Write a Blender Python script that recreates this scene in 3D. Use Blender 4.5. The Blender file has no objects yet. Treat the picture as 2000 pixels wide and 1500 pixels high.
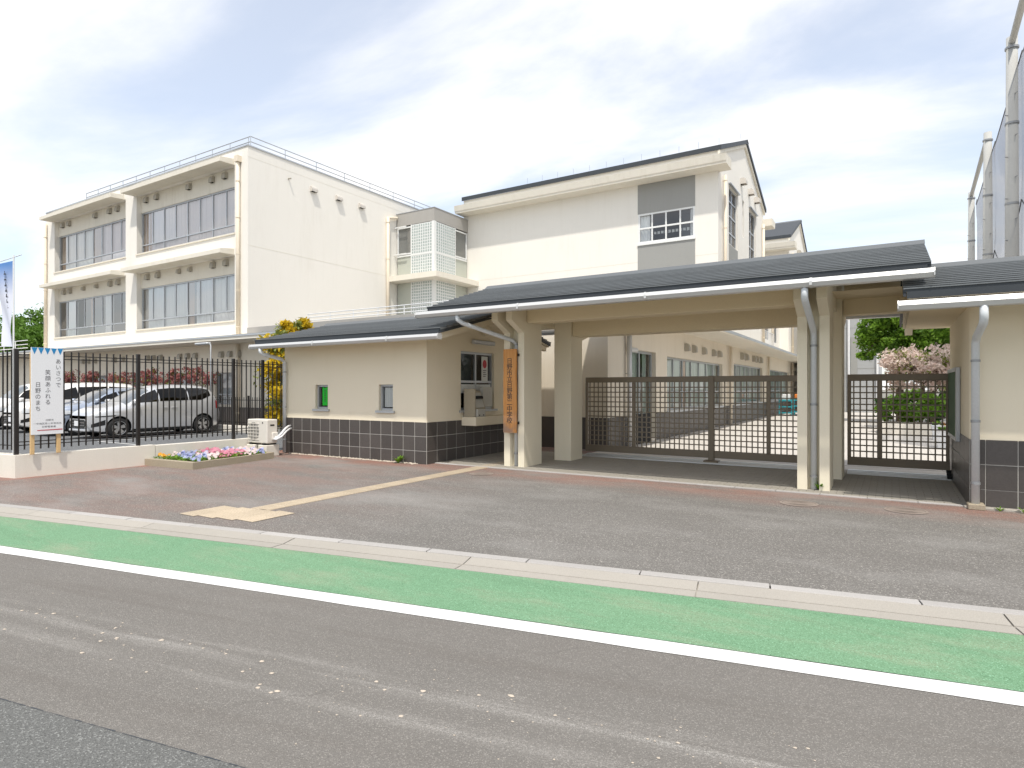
import bpy, bmesh, math, random
from mathutils import Vector, Matrix
random.seed(7)
SC = bpy.context.scene
COL = SC.collection
R = math.radians

# ------------------------------------------------------------------ camera
YAW = 31.85
CAMH = 1.55
cam = bpy.data.cameras.new('camera')
cam.lens = 36 * 1195 / 2000
cam.sensor_width = 36
cam.shift_y = 0.005
cam.clip_start = 0.05
cam.clip_end = 3000
camo = bpy.data.objects.new('camera', cam)
camo.location = (0, 0, CAMH)
camo.rotation_euler = (R(90), 0, R(YAW))
COL.objects.link(camo)
SC.camera = camo

# ------------------------------------------------------------------ sun, sky, exposure
SUN_EL = 63.0
SUN_FROM = Vector((0.50 * math.cos(R(SUN_EL)), -0.866 * math.cos(R(SUN_EL)), math.sin(R(SUN_EL))))
sun = bpy.data.lights.new('sun', 'SUN')
sun.energy = 2.6
sun.angle = R(1.6)
sun.color = (1.0, 0.945, 0.855)
suno = bpy.data.objects.new('sun', sun)
suno.rotation_euler = (-SUN_FROM).to_track_quat('-Z', 'Y').to_euler()
suno.location = (10, -20, 40)
COL.objects.link(suno)

world = bpy.data.worlds.new('World')
SC.world = world
world.use_nodes = True
def build_world():
    nt = world.node_tree
    nt.nodes.clear()
    N = nt.nodes.new; L = nt.links.new
    out = N('ShaderNodeOutputWorld')
    sky = N('ShaderNodeTexSky'); sky.sky_type = 'NISHITA'; sky.sun_disc = False
    sky.sun_elevation = R(SUN_EL); sky.sun_rotation = R(150); sky.dust_density = 1.2; sky.air_density = 1.0
    bg1 = N('ShaderNodeBackground'); bg1.inputs[1].default_value = 0.15
    tint = N('ShaderNodeMix'); tint.data_type = 'RGBA'; tint.blend_type = 'MULTIPLY'; tint.inputs[0].default_value = 1.0
    tint.inputs[7].default_value = (.97, 1.02, 1.03, 1)
    L(sky.outputs[0], tint.inputs[6]); L(tint.outputs[2], bg1.inputs[0])
    bg2 = N('ShaderNodeBackground'); bg2.inputs[0].default_value = (1.0, 0.99, 0.985, 1); bg2.inputs[1].default_value = 0.86
    tc = N('ShaderNodeTexCoord')
    sep = N('ShaderNodeSeparateXYZ'); L(tc.outputs['Generated'], sep.inputs[0])
    den = N('ShaderNodeMath'); den.operation = 'ADD'; den.inputs[1].default_value = 0.22
    ab = N('ShaderNodeMath'); ab.operation = 'ABSOLUTE'; L(sep.outputs[2], ab.inputs[0]); L(ab.outputs[0], den.inputs[0])
    vs = N('ShaderNodeCombineXYZ')
    for i in (0, 1):
        dv = N('ShaderNodeMath'); dv.operation = 'DIVIDE'
        L(sep.outputs[i], dv.inputs[0]); L(den.outputs[0], dv.inputs[1]); L(dv.outputs[0], vs.inputs[i])
    mp = N('ShaderNodeMapping'); mp.inputs['Rotation'].default_value = (0, 0, R(-62)); mp.inputs['Scale'].default_value = (0.62, 1.35, 1)
    mp.inputs['Location'].default_value = (1.9, 0.35, 0)
    L(vs.outputs[0], mp.inputs[0])
    n1 = N('ShaderNodeTexNoise'); n1.inputs['Scale'].default_value = 1.15; n1.inputs['Detail'].default_value = 9; n1.inputs['Roughness'].default_value = 0.56; n1.inputs['Distortion'].default_value = 0.35
    L(mp.outputs[0], n1.inputs[0])
    rp = N('ShaderNodeValToRGB'); rp.color_ramp.elements[0].position = 0.36; rp.color_ramp.elements[1].position = 0.66
    rp.color_ramp.elements[0].color = (0.40, 0.40, 0.40, 1); rp.color_ramp.elements[1].color = (1, 1, 1, 1)
    rp.color_ramp.interpolation = 'EASE'
    L(n1.outputs[0], rp.inputs[0])
    mx = N('ShaderNodeMixShader'); L(rp.outputs[0], mx.inputs[0]); L(bg1.outputs[0], mx.inputs[1]); L(bg2.outputs[0], mx.inputs[2])
    L(mx.outputs[0], out.inputs[0])
build_world()
SC.view_settings.view_transform = 'Standard'
SC.view_settings.look = 'None'
SC.view_settings.exposure = 0.54
SC.view_settings.gamma = 1.0
SC.view_settings.use_curve_mapping = False
SC.cycles.max_bounces = 7
SC.cycles.diffuse_bounces = 4
SC.cycles.glossy_bounces = 3
SC.cycles.transparent_max_bounces = 14
SC.cycles.caustics_reflective = False
SC.cycles.caustics_refractive = False

# ------------------------------------------------------------------ materials
MATS = {}
def _nt(name):
    m = bpy.data.materials.new(name); m.use_nodes = True
    nt = m.node_tree
    return m, nt, nt.nodes['Principled BSDF'], nt.nodes.new, nt.links.new
def _pos(N, L, scale=(1, 1, 1), rot=0):
    g = N('ShaderNodeNewGeometry'); mp = N('ShaderNodeMapping')
    mp.inputs['Scale'].default_value = scale; mp.inputs['Rotation'].default_value = (0, 0, rot)
    L(g.outputs['Position'], mp.inputs[0])
    return mp.outputs[0]
def _noise(N, L, vec, scale, detail=4, rough=0.55):
    n = N('ShaderNodeTexNoise'); n.inputs['Scale'].default_value = scale; n.inputs['Detail'].default_value = detail; n.inputs['Roughness'].default_value = rough
    L(vec, n.inputs[0]); return n.outputs[0]
def _ramp(N, L, src, p0, p1, c0=(0, 0, 0, 1), c1=(1, 1, 1, 1)):
    r = N('ShaderNodeValToRGB'); r.color_ramp.elements[0].position = p0; r.color_ramp.elements[1].position = p1
    r.color_ramp.elements[0].color = c0; r.color_ramp.elements[1].color = c1
    L(src, r.inputs[0]); return r.outputs[0]
def _mix(N, L, fac, a, b, mode='MIX'):
    m = N('ShaderNodeMix'); m.data_type = 'RGBA'; m.blend_type = mode
    for s, v in ((m.inputs[0], fac), (m.inputs[6], a), (m.inputs[7], b)):
        if isinstance(v, (int, float)): s.default_value = v
        elif isinstance(v, tuple): s.default_value = v if len(v) == 4 else v + (1,)
        else: L(v, s)
    return m.outputs[2]
def _bump(N, L, h, bsdf, strength, dist=0.01):
    b = N('ShaderNodeBump'); b.inputs['Strength'].default_value = strength; b.inputs['Distance'].default_value = dist
    L(h, b.inputs['Height']); L(b.outputs[0], bsdf.inputs['Normal'])
def sc(c, k): return tuple(min(1, x * k) for x in c) + (1,)

def M(name, col, rough=0.75, var=0.08, vscale=1.5, fine=0.05, fscale=60, bump=0.0, bscale=120, metal=0.0, spec=0.4, streak=0.0, rand=0.0, coat=0.0):
    """one everyday material: base colour, blotchy and fine variation, optional rain streaks, per-object variation and relief"""
    m, nt, b, N, L = _nt(name)
    p = _pos(N, L)
    c = _mix(N, L, _noise(N, L, p, vscale, 5), sc(col, 1 - var), sc(col, 1 + var))
    if fine: c = _mix(N, L, _ramp(N, L, _noise(N, L, p, fscale, 3), .3, .7), c, _mix(N, L, 1.0, c, sc((1, 1, 1), 1 - 2 * fine), 'MULTIPLY'))
    if streak:
        ps = _pos(N, L, (2.6, 2.6, 0.30))
        s = _mix(N, L, 1.0, _ramp(N, L, _noise(N, L, ps, 1.3, 8, .72), .48, .80), _ramp(N, L, _noise(N, L, p, .55, 3), .35, .62), 'MULTIPLY')
        c = _mix(N, L, s, c, _mix(N, L, 1.0, c, (1 - streak, 1 - streak * 1.1, 1 - streak * 1.3, 1), 'MULTIPLY'))
    if rand:
        oi = N('ShaderNodeObjectInfo')
        mr = N('ShaderNodeMapRange'); mr.inputs[3].default_value = 1 - rand; mr.inputs[4].default_value = 1 + rand
        L(oi.outputs['Random'], mr.inputs[0])
        c = _mix(N, L, 1.0, c, mr.outputs[0], 'MULTIPLY')
    L(c, b.inputs['Base Color'])
    b.inputs['Roughness'].default_value = rough; b.inputs['Metallic'].default_value = metal
    b.inputs['Specular IOR Level'].default_value = spec
    if coat: b.inputs['Coat Weight'].default_value = coat; b.inputs['Coat Roughness'].default_value = .05
    if bump: _bump(N, L, _noise(N, L, p, bscale, 4, .6), b, bump)
    MATS[name] = m
    return m

# stucco and concrete
SCHOOL = M('school_stucco', (.84, .808, .745), .9, .03, .5, .02, 90, .25, 220, spec=.15, streak=.075)
SCHOOL_TRIM = M('school_trim', (.78, .735, .64), .85, .05, .9, .03, 40, .2, 150, spec=.2, streak=.16)
WING = M('wing_stucco', (.77, .70, .585), .9, .03, .6, .02, 90, .25, 220, spec=.15, streak=.10)
GATEWALL = M('gatehouse_stucco', (.86, .775, .61), .92, .025, .7, .03, 160, .45, 260, spec=.12, streak=.04)
COLUMN = M('column_render', (.83, .76, .60), .85, .035, .8, .03, 120, .25, 220, spec=.2, streak=.05)
SOFFIT = M('soffit_paint', (.80, .69, .49), .85, .04, .8, .03, 60, .1, 120, spec=.2)
GREYPAINT = M('grey_panel', (.335, .335, .32), .8, .03, 1.2, .02, 90, .2, 200, spec=.2, streak=.06)
GREYBAND = M('grey_band', (.40, .385, .36), .8, .03, 1.2, .02, 90, .2, 200, spec=.2, streak=.10)
GYM = M('gym_concrete', (.40, .41, .415), .85, .05, .6, .03, 50, .2, 120, spec=.2, streak=.14)
WALLCONC = M('low_wall_concrete', (.78, .735, .655), .9, .06, 1.3, .04, 70, .4, 160, spec=.15, streak=.12)
CONC = M('concrete_kerb', (.42, .36, .27), .92, .12, 3, .10, 80, .6, 140, spec=.15)
KERBM = M('gutter_concrete', (.435, .405, .36), .92, .08, 1.4, .10, 150, .6, 260, spec=.15, rand=.05)
KERBG = M('kerb_concrete', (.47, .45, .43), .92, .09, 1.6, .10, 150, .6, 260, spec=.15, rand=.06)
TILE = M('dado_tile', (.085, .075, .070), .42, .14, 5, .08, 40, .15, 60, spec=.45, rand=.16, streak=.10)
GROUT = M('grout', (.47, .455, .42), .95, .06, 4, .05, 80)
SLATE = M('roof_slate', (.175, .187, .195), .36, .14, 1.2, .06, 30, .12, 60, spec=.5, rand=.10)
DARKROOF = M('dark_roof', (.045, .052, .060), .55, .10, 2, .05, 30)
RIDGEM = M('ridge_metal', (.17, .18, .185), .45, .06, 2, metal=.4)
GUTTER = M('gutter_metal', (.62, .62, .61), .42, .03, 1.5, .02, 60, metal=.35, spec=.5, streak=.05)
PIPE = M('downpipe_grey', (.66, .69, .71), .45, .06, 3, .04, 40, metal=.05, spec=.5, streak=.10)
PIPECREAM = M('downpipe_cream', (.78, .69, .56), .6, .04, 2, .03, 60, streak=.1)
CLAMP = M('pipe_clamp', (.35, .36, .37), .5, .05, 2, metal=.5)
ALU = M('aluminium_frame', (.48, .50, .52), .4, .04, 2, .02, 60, metal=.5, spec=.5)
WHITEFRAME = M('white_frame', (.80, .81, .80), .45, .03, 2)
RAILM = M('steel_railing', (.52, .55, .58), .45, .05, 2, metal=.4)
RAILW = M('white_railing', (.78, .79, .80), .45, .04, 2)
GATEM = M('gate_bronze', (.20, .165, .122), .42, .07, 2, .03, 80, metal=.35, spec=.5)
TRACK = M('track_aluminium', (.66, .67, .67), .35, .08, 6, .05, 50, metal=.6)
FENCEM = M('fence_black', (.016, .013, .012), .42, .10, 3, spec=.45)
VENTM = M('vent_metal', (.47, .44, .38), .6, .10, 4, .05, 50, metal=.2)
VENTW = M('vent_cream', (.62, .58, .53), .6, .08, 4)
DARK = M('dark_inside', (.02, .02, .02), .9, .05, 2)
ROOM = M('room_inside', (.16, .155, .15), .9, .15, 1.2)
PANELG = M('frosted_panel', (.50, .52, .46), .5, .05, 2)
WOODPOST = M('timber_leg', (.66, .45, .22), .7, .10, 6, .06, 60)
WHITE = M('white_board', (.80, .81, .83), .5, .02, 2)
BLUE = M('blue_print', (.02, .24, .52), .5, .03, 2)
INK = M('ink', (.035, .035, .04), .6, .05, 2)
INKG = M('grey_ink', (.13, .13, .14), .6, .05, 2)
REDINK = M('red_ink', (.52, .04, .06), .5, .05, 2)
GREENP = M('green_paper', (.01, .55, .03), .6, .04, 3)
PAPER = M('white_paper', (.72, .74, .72), .7, .04, 3)
ACM = M('ac_enamel', (.74, .70, .64), .45, .04, 2, .02, 60, spec=.45)
ACDARK = M('ac_grille_dark', (.30, .285, .26), .6, .06, 8)
RUBBER = M('rubber', (.018, .018, .018), .8, .1, 8)
MACH = M('terminal_beige', (.42, .37, .28), .6, .05, 4)
MACHL = M('terminal_light', (.56, .55, .50), .6, .05, 4)
BOARDG = M('notice_board_green', (.06, .13, .06), .7, .08, 3)
SOIL = M('soil', (.07, .045, .03), .95, .3, 20, .1, 60, .8, 40)
BARK = M('bark', (.13, .095, .065), .95, .25, 6, .1, 50, .6, 40)
POLEM = M('concrete_pole', (.47, .47, .45), .85, .06, 2, .04, 60, streak=.12)
TEAL = M('teal_plastic', (.03, .32, .38), .5, .05, 4)
ORANGE = M('orange_plastic', (.75, .22, .04), .5, .05, 4)
PLWHITE = M('planter_white', (.74, .75, .76), .6, .04, 3)
PINKHOUSE = M('pale_house_wall', (.60, .50, .44), .9, .05, 1)
BRICKROOF = M('house_roof', (.30, .20, .16), .8, .08, 2)
LAMPM = M('lamp_enamel', (.58, .60, .62), .45, .04, 3, metal=.3)
IRON = M('cast_iron', (.36, .30, .26), .75, .15, 12, .1, 60, .3, 60, metal=.2)

def leafmat(name, c0, c1, trans=.35):
    m, nt, b, N, L = _nt(name)
    p = _pos(N, L)
    g = N('ShaderNodeObjectInfo')
    wn = N('ShaderNodeTexWhiteNoise'); wn.noise_dimensions = '3D'
    sn = N('ShaderNodeVectorMath'); sn.operation = 'SNAP'; sn.inputs[1].default_value = (.07, .07, .07)
    L(p, sn.inputs[0]); L(sn.outputs[0], wn.inputs[0])
    f = _mix(N, L, .55, wn.outputs[0], _noise(N, L, p, 1.8, 3))
    c = _mix(N, L, f, c0, c1)
    L(c, b.inputs['Base Color']); b.inputs['Roughness'].default_value = .55; b.inputs['Specular IOR Level'].default_value = .3
    tr = N('ShaderNodeBsdfTranslucent'); L(c, tr.inputs[0])
    ms = N('ShaderNodeMixShader'); ms.inputs[0].default_value = trans
    L(b.outputs[0], ms.inputs[1]); L(tr.outputs[0], ms.inputs[2])
    L(ms.outputs[0], nt.nodes['Material Output'].inputs[0])
    return m
LEAF_MID = leafmat('leaf_mid_green', (.05, .13, .015), (.16, .28, .035))
LEAF_DARK = leafmat('leaf_dark_green', (.012, .05, .010), (.05, .15, .025))
LEAF_BRIGHT = leafmat('leaf_bright_green', (.08, .20, .015), (.26, .42, .045))
LEAF_YELLOW = leafmat('leaf_golden', (.45, .32, .01), (.80, .58, .03))
LEAF_RED = leafmat('leaf_red', (.24, .075, .075), (.50, .22, .20))
LEAF_PINK = leafmat('blossom_pink', (.64, .49, .43), (.88, .78, .70))
LEAF_OLIVE = leafmat('leaf_olive', (.13, .17, .03), (.30, .33, .08))
PET_PINK = leafmat('petal_pink', (.55, .10, .22), (.80, .42, .50))
PET_BLUE = leafmat('petal_blue', (.20, .24, .55), (.62, .66, .85))
PET_WHITE = leafmat('petal_white', (.75, .55, .55), (.85, .80, .80))
PET_ORANGE = leafmat('petal_orange', (.80, .30, .02), (.85, .55, .08))

def glassmat(name, tint, refl, rough=.02, slope=.55):
    """window glass: partly see-through, partly mirror, with a body tint"""
    m, nt, b, N, L = _nt(name)
    nt.nodes.remove(b)
    t = N('ShaderNodeBsdfTransparent'); t.inputs[0].default_value = tint + (1,)
    g = N('ShaderNodeBsdfGlossy'); g.inputs['Roughness'].default_value = rough; g.inputs[0].default_value = (1, .975, .95, 1)
    lw = N('ShaderNodeLayerWeight'); lw.inputs[0].default_value = .35
    mr0 = N('ShaderNodeMapRange'); mr0.inputs[3].default_value = refl; mr0.inputs[4].default_value = min(1, refl + slope)
    L(lw.outputs['Fresnel'], mr0.inputs[0])
    oi = N('ShaderNodeObjectInfo'); rr_ = N('ShaderNodeMapRange'); rr_.inputs[3].default_value = .55; rr_.inputs[4].default_value = 1.35; L(oi.outputs['Random'], rr_.inputs[0])
    mr = N('ShaderNodeMath'); mr.operation = 'MULTIPLY'; mr.use_clamp = True; L(mr0.outputs[0], mr.inputs[0]); L(rr_.outputs[0], mr.inputs[1])
    p = _pos(N, L)
    bp = N('ShaderNodeBump'); bp.inputs['Strength'].default_value = .06; bp.inputs['Distance'].default_value = .02
    L(_noise(N, L, p, 1.3, 2), bp.inputs['Height']); L(bp.outputs[0], g.inputs['Normal'])
    mx = N('ShaderNodeMixShader'); L(mr.outputs[0], mx.inputs[0]); L(t.outputs[0], mx.inputs[1]); L(g.outputs[0], mx.inputs[2])
    L(mx.outputs[0], nt.nodes['Material Output'].inputs[0])
    return m
GLASS = glassmat('window_glass', (.97, .98, .98), .06)
GLASS_SKY = glassmat('upper_window_glass', (.97, .98, .98), .27)
GLASS_DK = glassmat('car_glass', (.03, .035, .035), .03, .02, .35)
GLASS_WS = glassmat('windscreen_glass', (.32, .40, .40), .24)
def blockmat():
    m, nt, b, N, L = _nt('glass_block')
    p = _pos(N, L)
    L(_mix(N, L, _noise(N, L, p, 3, 3), (.30, .36, .35, 1), (.50, .55, .53, 1)), b.inputs['Base Color'])
    b.inputs['Roughness'].default_value = .12; b.inputs['Specular IOR Level'].default_value = .7
    return m
BLOCK = blockmat()
def curtainmat(name, c0, c1, freq=9.0, axis=0):
    m, nt, b, N, L = _nt(name)
    p = _pos(N, L, (freq, freq, .25))
    n = _noise(N, L, p, 1.0, 3)
    L(_mix(N, L, n, c0 + (1,), c1 + (1,)), b.inputs['Base Color']); b.inputs['Roughness'].default_value = .95
    return m
CURT_PINK = curtainmat('curtain_rose', (.74, .66, .67), (.92, .85, .85))
CURT_WHITE = curtainmat('curtain_white', (.80, .83, .83), (.93, .94, .94))
CURT_GREEN = curtainmat('curtain_green', (.42, .54, .48), (.66, .73, .66))
CURT_TAN = curtainmat('curtain_tan', (.45, .27, .16), (.55, .36, .24))

def netmat():
    m, nt, b, N, L = _nt('sports_net')
    p = _pos(N, L, (1, 1, 1))
    b.inputs['Base Color'].default_value = (.37, .37, .40, 1); b.inputs['Roughness'].default_value = .9
    t = N('ShaderNodeBsdfTransparent'); ms = N('ShaderNodeMixShader')
    f = _ramp(N, L, _noise(N, L, p, .5, 3), .2, .8, (.60, .60, .60, 1), (.78, .78, .78, 1))
    L(f, ms.inputs[0]); L(t.outputs[0], ms.inputs[1]); L(b.outputs[0], ms.inputs[2])
    L(ms.outputs[0], nt.nodes['Material Output'].inputs[0])
    return m
NET = netmat()

# paving and road
ROAD_A = R(10.98)
def asphaltmat(name, base, speck=.30, agg=170, streaks=(), red=False, warm=(1, 1, 1), blot=.10, scuff=False):
    m, nt, b, N, L = _nt(name)
    p = _pos(N, L)
    c = _mix(N, L, _noise(N, L, p, .55, 6, .6), sc(base, 1 - blot), sc(base, 1 + blot))
    c = _mix(N, L, _noise(N, L, p, 3.5, 4), _mix(N, L, 1.0, c, (.92, .92, .92, 1), 'MULTIPLY'), c)
    # aggregate grains: light and dark stones
    v = N('ShaderNodeTexVoronoi'); v.inputs['Scale'].default_value = agg; L(p, v.inputs[0])
    bw = N('ShaderNodeSeparateColor'); L(v.outputs['Color'], bw.inputs[0])
    lt = _ramp(N, L, bw.outputs[0], .80, .95)
    dk = _ramp(N, L, bw.outputs[1], .60, .95)
    c = _mix(N, L, dk, c, _mix(N, L, 1.0, c, sc((1, 1, 1), 1 - speck * 1.1), 'MULTIPLY'))
    c = _mix(N, L, lt, c, sc(tuple(min(1, x * (1 + speck * 3.2)) for x in base), 1.0))
    # sparse larger pale chips
    v2 = N('ShaderNodeTexVoronoi'); v2.inputs['Scale'].default_value = 34; L(p, v2.inputs[0])
    s2 = N('ShaderNodeSeparateColor'); L(v2.outputs['Color'], s2.inputs[0])
    chip = N('ShaderNodeMath'); chip.operation = 'MULTIPLY'
    L(_ramp(N, L, s2.outputs[2], .975, .985), chip.inputs[0]); L(_ramp(N, L, v2.outputs['Distance'], .18, .26, (1, 1, 1, 1), (0, 0, 0, 1)), chip.inputs[1])
    c = _mix(N, L, chip.outputs[0], c, (.50, .47, .42, 1))
    if streaks or scuff:
        mp = N('ShaderNodeMapping'); mp.inputs['Rotation'].default_value = (0, 0, -ROAD_A)
        g = N('ShaderNodeNewGeometry'); L(g.outputs['Position'], mp.inputs[0])
        sp = N('ShaderNodeSeparateXYZ'); L(mp.outputs[0], sp.inputs[0])
        ws = N('ShaderNodeMapping'); ws.inputs['Scale'].default_value = (.55, 9, 1); L(mp.outputs[0], ws.inputs[0])
        wob = _noise(N, L, ws.outputs[0], 1.0, 6, .65)
        # wandering of each streak across the lane
        w2 = N('ShaderNodeMapping'); w2.inputs['Scale'].default_value = (.35, .0, 1); L(mp.outputs[0], w2.inputs[0])
        wn = _noise(N, L, w2.outputs[0], 1.0, 3)
        for (n0, wd, amt, tone) in streaks:
            d = N('ShaderNodeMath'); d.operation = 'SUBTRACT'; d.inputs[1].default_value = n0; L(sp.outputs[1], d.inputs[0])
            ww = N('ShaderNodeMath'); ww.operation = 'MULTIPLY_ADD'; ww.inputs[1].default_value = .35; ww.inputs[2].default_value = -.175; L(wn, ww.inputs[0])
            d2 = N('ShaderNodeMath'); d2.operation = 'ADD'; L(d.outputs[0], d2.inputs[0]); L(ww.outputs[0], d2.inputs[1])
            a = N('ShaderNodeMath'); a.operation = 'ABSOLUTE'; L(d2.outputs[0], a.inputs[0])
            f = _ramp(N, L, a.outputs[0], 0.0, wd, (1, 1, 1, 1), (0, 0, 0, 1))
            k0 = N('ShaderNodeMath'); k0.operation = 'MULTIPLY'; L(f, k0.inputs[0]); L(_ramp(N, L, wob, .42, .68), k0.inputs[1])
            k = N('ShaderNodeMath'); k.operation = 'MULTIPLY'; L(k0.outputs[0], k.inputs[0]); L(_ramp(N, L, bw.outputs[2], .35, .9, (.18, .18, .18, 1) if tone[0] > .3 else (.8, .8, .8, 1), (1, 1, 1, 1)), k.inputs[1])
            k2 = N('ShaderNodeMath'); k2.operation = 'MULTIPLY'; k2.inputs[1].default_value = amt; L(k.outputs[0], k2.inputs[0])
            c = _mix(N, L, k2.outputs[0], c, tone + (1,))
    if scuff:
        cv = N('ShaderNodeTexVoronoi'); cv.feature = 'DISTANCE_TO_EDGE'; cv.inputs['Scale'].default_value = .42
        wp = N('ShaderNodeMixRGB'); wp.blend_type = 'ADD'; wp.inputs[0].default_value = .35
        nn = N('ShaderNodeTexNoise'); nn.inputs['Scale'].default_value = 2.2; nn.inputs['Detail'].default_value = 5; L(p, nn.inputs[0])
        L(p, wp.inputs[1]); L(nn.outputs[1], wp.inputs[2]); L(wp.outputs[0], cv.inputs[0])
        ck = N('ShaderNodeMath'); ck.operation = 'MULTIPLY'
        L(_ramp(N, L, cv.outputs['Distance'], .0012, .0035, (1, 1, 1, 1), (0, 0, 0, 1)), ck.inputs[0]); L(_ramp(N, L, _noise(N, L, p, .8, 3), .52, .62), ck.inputs[1])
        ck2 = N('ShaderNodeMath'); ck2.operation = 'MULTIPLY'; ck2.inputs[1].default_value = .22; L(ck.outputs[0], ck2.inputs[0])
        c = _mix(N, L, ck2.outputs[0], c, (.06, .055, .05, 1))
    if red:
        # remains of a red surface coat: kept along the walls and the kerb, worn off where cars drive
        g = N('ShaderNodeNewGeometry'); sp = N('ShaderNodeSeparateXYZ'); L(g.outputs['Position'], sp.inputs[0])
        def lin(src, a0, a1):
            mr = N('ShaderNodeMapRange'); mr.inputs[1].default_value = a0; mr.inputs[2].default_value = a1; L(src, mr.inputs[0]); return mr.outputs[0]
        def op(o, a, bb):
            q = N('ShaderNodeMath'); q.operation = o
            for s, vv in ((q.inputs[0], a), (q.inputs[1], bb)):
                if isinstance(vv, (int, float)): s.default_value = vv
                else: L(vv, s)
            return q.outputs[0]
        west = lin(sp.outputs[0], -4.5, -9.5)
        nearwall = lin(sp.outputs[1], 8.6, 9.55)
        line = op('MULTIPLY', lin(sp.outputs[0], -12.55, -12.85), lin(sp.outputs[1], 3.95, 4.35))
        base_f = op('MAXIMUM', op('MAXIMUM', op('MULTIPLY', nearwall, op('MAXIMUM', west, .55)), line), op('MULTIPLY', west, .30))
        nz = _noise(N, L, _pos(N, L, (.6, 1.6, 1)), 1.3, 6, .62)
        f = op('MULTIPLY', base_f, _ramp(N, L, nz, .30, .58))
        f = op('MAXIMUM', f, op('MULTIPLY', line, .75))
        fg = _ramp(N, L, _noise(N, L, p, 45, 3), .30, .62)
        f = op('MULTIPLY', f, op('MAXIMUM', fg, .55))
        c = _mix(N, L, f, c, (.40, .150, .095, 1))
        pale = _ramp(N, L, _noise(N, L, _pos(N, L, (.5, 1.1, 1), .5), .7, 5, .6), .48, .72)
        c = _mix(N, L, op('MULTIPLY', pale, .55), c, (.345, .335, .318, 1))
        dkp = _ramp(N, L, _noise(N, L, _pos(N, L, (.35, 1.3, 1), -.35), .9, 6, .62), .50, .75)
        c = _mix(N, L, op('MULTIPLY', dkp, .40), c, (.125, .115, .105, 1))
    L(c, b.inputs['Base Color']); b.inputs['Roughness'].default_value = .88; b.inputs['Specular IOR Level'].default_value = .25
    hh = N('ShaderNodeMath'); hh.operation = 'ADD'; L(v.outputs['Distance'], hh.inputs[0]); L(_noise(N, L, p, 60, 4), hh.inputs[1])
    _bump(N, L, hh.outputs[0], b, .55, .012)
    return m
ROADM = asphaltmat('road_asphalt', (.200, .188, .172), .15, 200, streaks=((2.80, .13, .95, (.50, .48, .45)), (2.53, .09, .80, (.48, .46, .43)), (3.25, .26, .55, (.135, .119, .105)), (2.20, .22, .45, (.14, .124, .11)), (3.62, .14, .35, (.15, .133, .118))), scuff=True)
LANEM = asphaltmat('old_lane_asphalt', (.150, .152, .146), .22, 150, blot=.08, scuff=True)
APRONM = asphaltmat('apron_asphalt', (.190, .180, .166), .26, 120, red=True, blot=.12)
LOTM = asphaltmat('parking_asphalt', (.155, .16, .165), .18, 160, blot=.08)
GROUNDM = asphaltmat('ground_mix', (.22, .21, .18), .15, 60, blot=.15)
def greenmat():
    m, nt, b, N, L = _nt('green_lane_paint')
    p = _pos(N, L)
    c = _mix(N, L, _noise(N, L, p, .9, 5), (.140, .290, .165, 1), (.200, .335, .205, 1))
    wear = _ramp(N, L, _noise(N, L, _pos(N, L, (.5, 1.6, 1), -ROAD_A), 1.7, 6, .65), .48, .74)
    c = _mix(N, L, wear, c, (.27, .33, .22, 1))
    tyre = _ramp(N, L, _noise(N, L, _pos(N, L, (.25, 5.0, 1), -ROAD_A), 1.0, 5, .6), .55, .78)
    c = _mix(N, L, tyre, c, _mix(N, L, 1.0, c, (.80, .82, .80, 1), 'MULTIPLY'))
    chip = _ramp(N, L, _noise(N, L, p, 26, 5, .75), .70, .73)
    c = _mix(N, L, chip, c, (.21, .215, .17, 1))
    v = N('ShaderNodeTexVoronoi'); v.inputs['Scale'].default_value = 190; L(p, v.inputs[0])
    s = N('ShaderNodeSeparateColor'); L(v.outputs['Color'], s.inputs[0])
    c = _mix(N, L, _ramp(N, L, s.outputs[0], .55, .95), c, _mix(N, L, 1.0, c, (.62, .68, .62, 1), 'MULTIPLY'))
    c = _mix(N, L, _ramp(N, L, s.outputs[1], .86, .97), c, (.26, .46, .30, 1))
    L(c, b.inputs['Base Color']); b.inputs['Roughness'].default_value = .85; b.inputs['Specular IOR Level'].default_value = .25
    _bump(N, L, v.outputs['Distance'], b, .45, .01)
    return m
GREENLANE = greenmat()
LINEM = M('white_line_paint', (.80, .80, .78), .75, .05, 3.5, .09, 90, .4, 160, spec=.25, streak=.0)
LINEOLD = M('worn_white_paint', (.55, .55, .54), .8, .15, 3, .10, 60)
COURTM = M('courtyard_paving', (.60, .565, .52), .9, .06, .8, .08, 60, .3, 120, spec=.2)
PAVER = M('paver', (.37, .345, .30), .85, .12, 2.5, .10, 70, .4, 120, spec=.25, rand=.08)
PAVEBED = M('paver_joint', (.15, .14, .12), .95, .1, 8)
TACT = M('tactile_yellow', (.54, .45, .335), .85, .14, 3.5, .14, 70, .3, 120, spec=.25, rand=.07)
STONE = M('pebble', (.52, .45, .37), .9, .25, 30)
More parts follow.
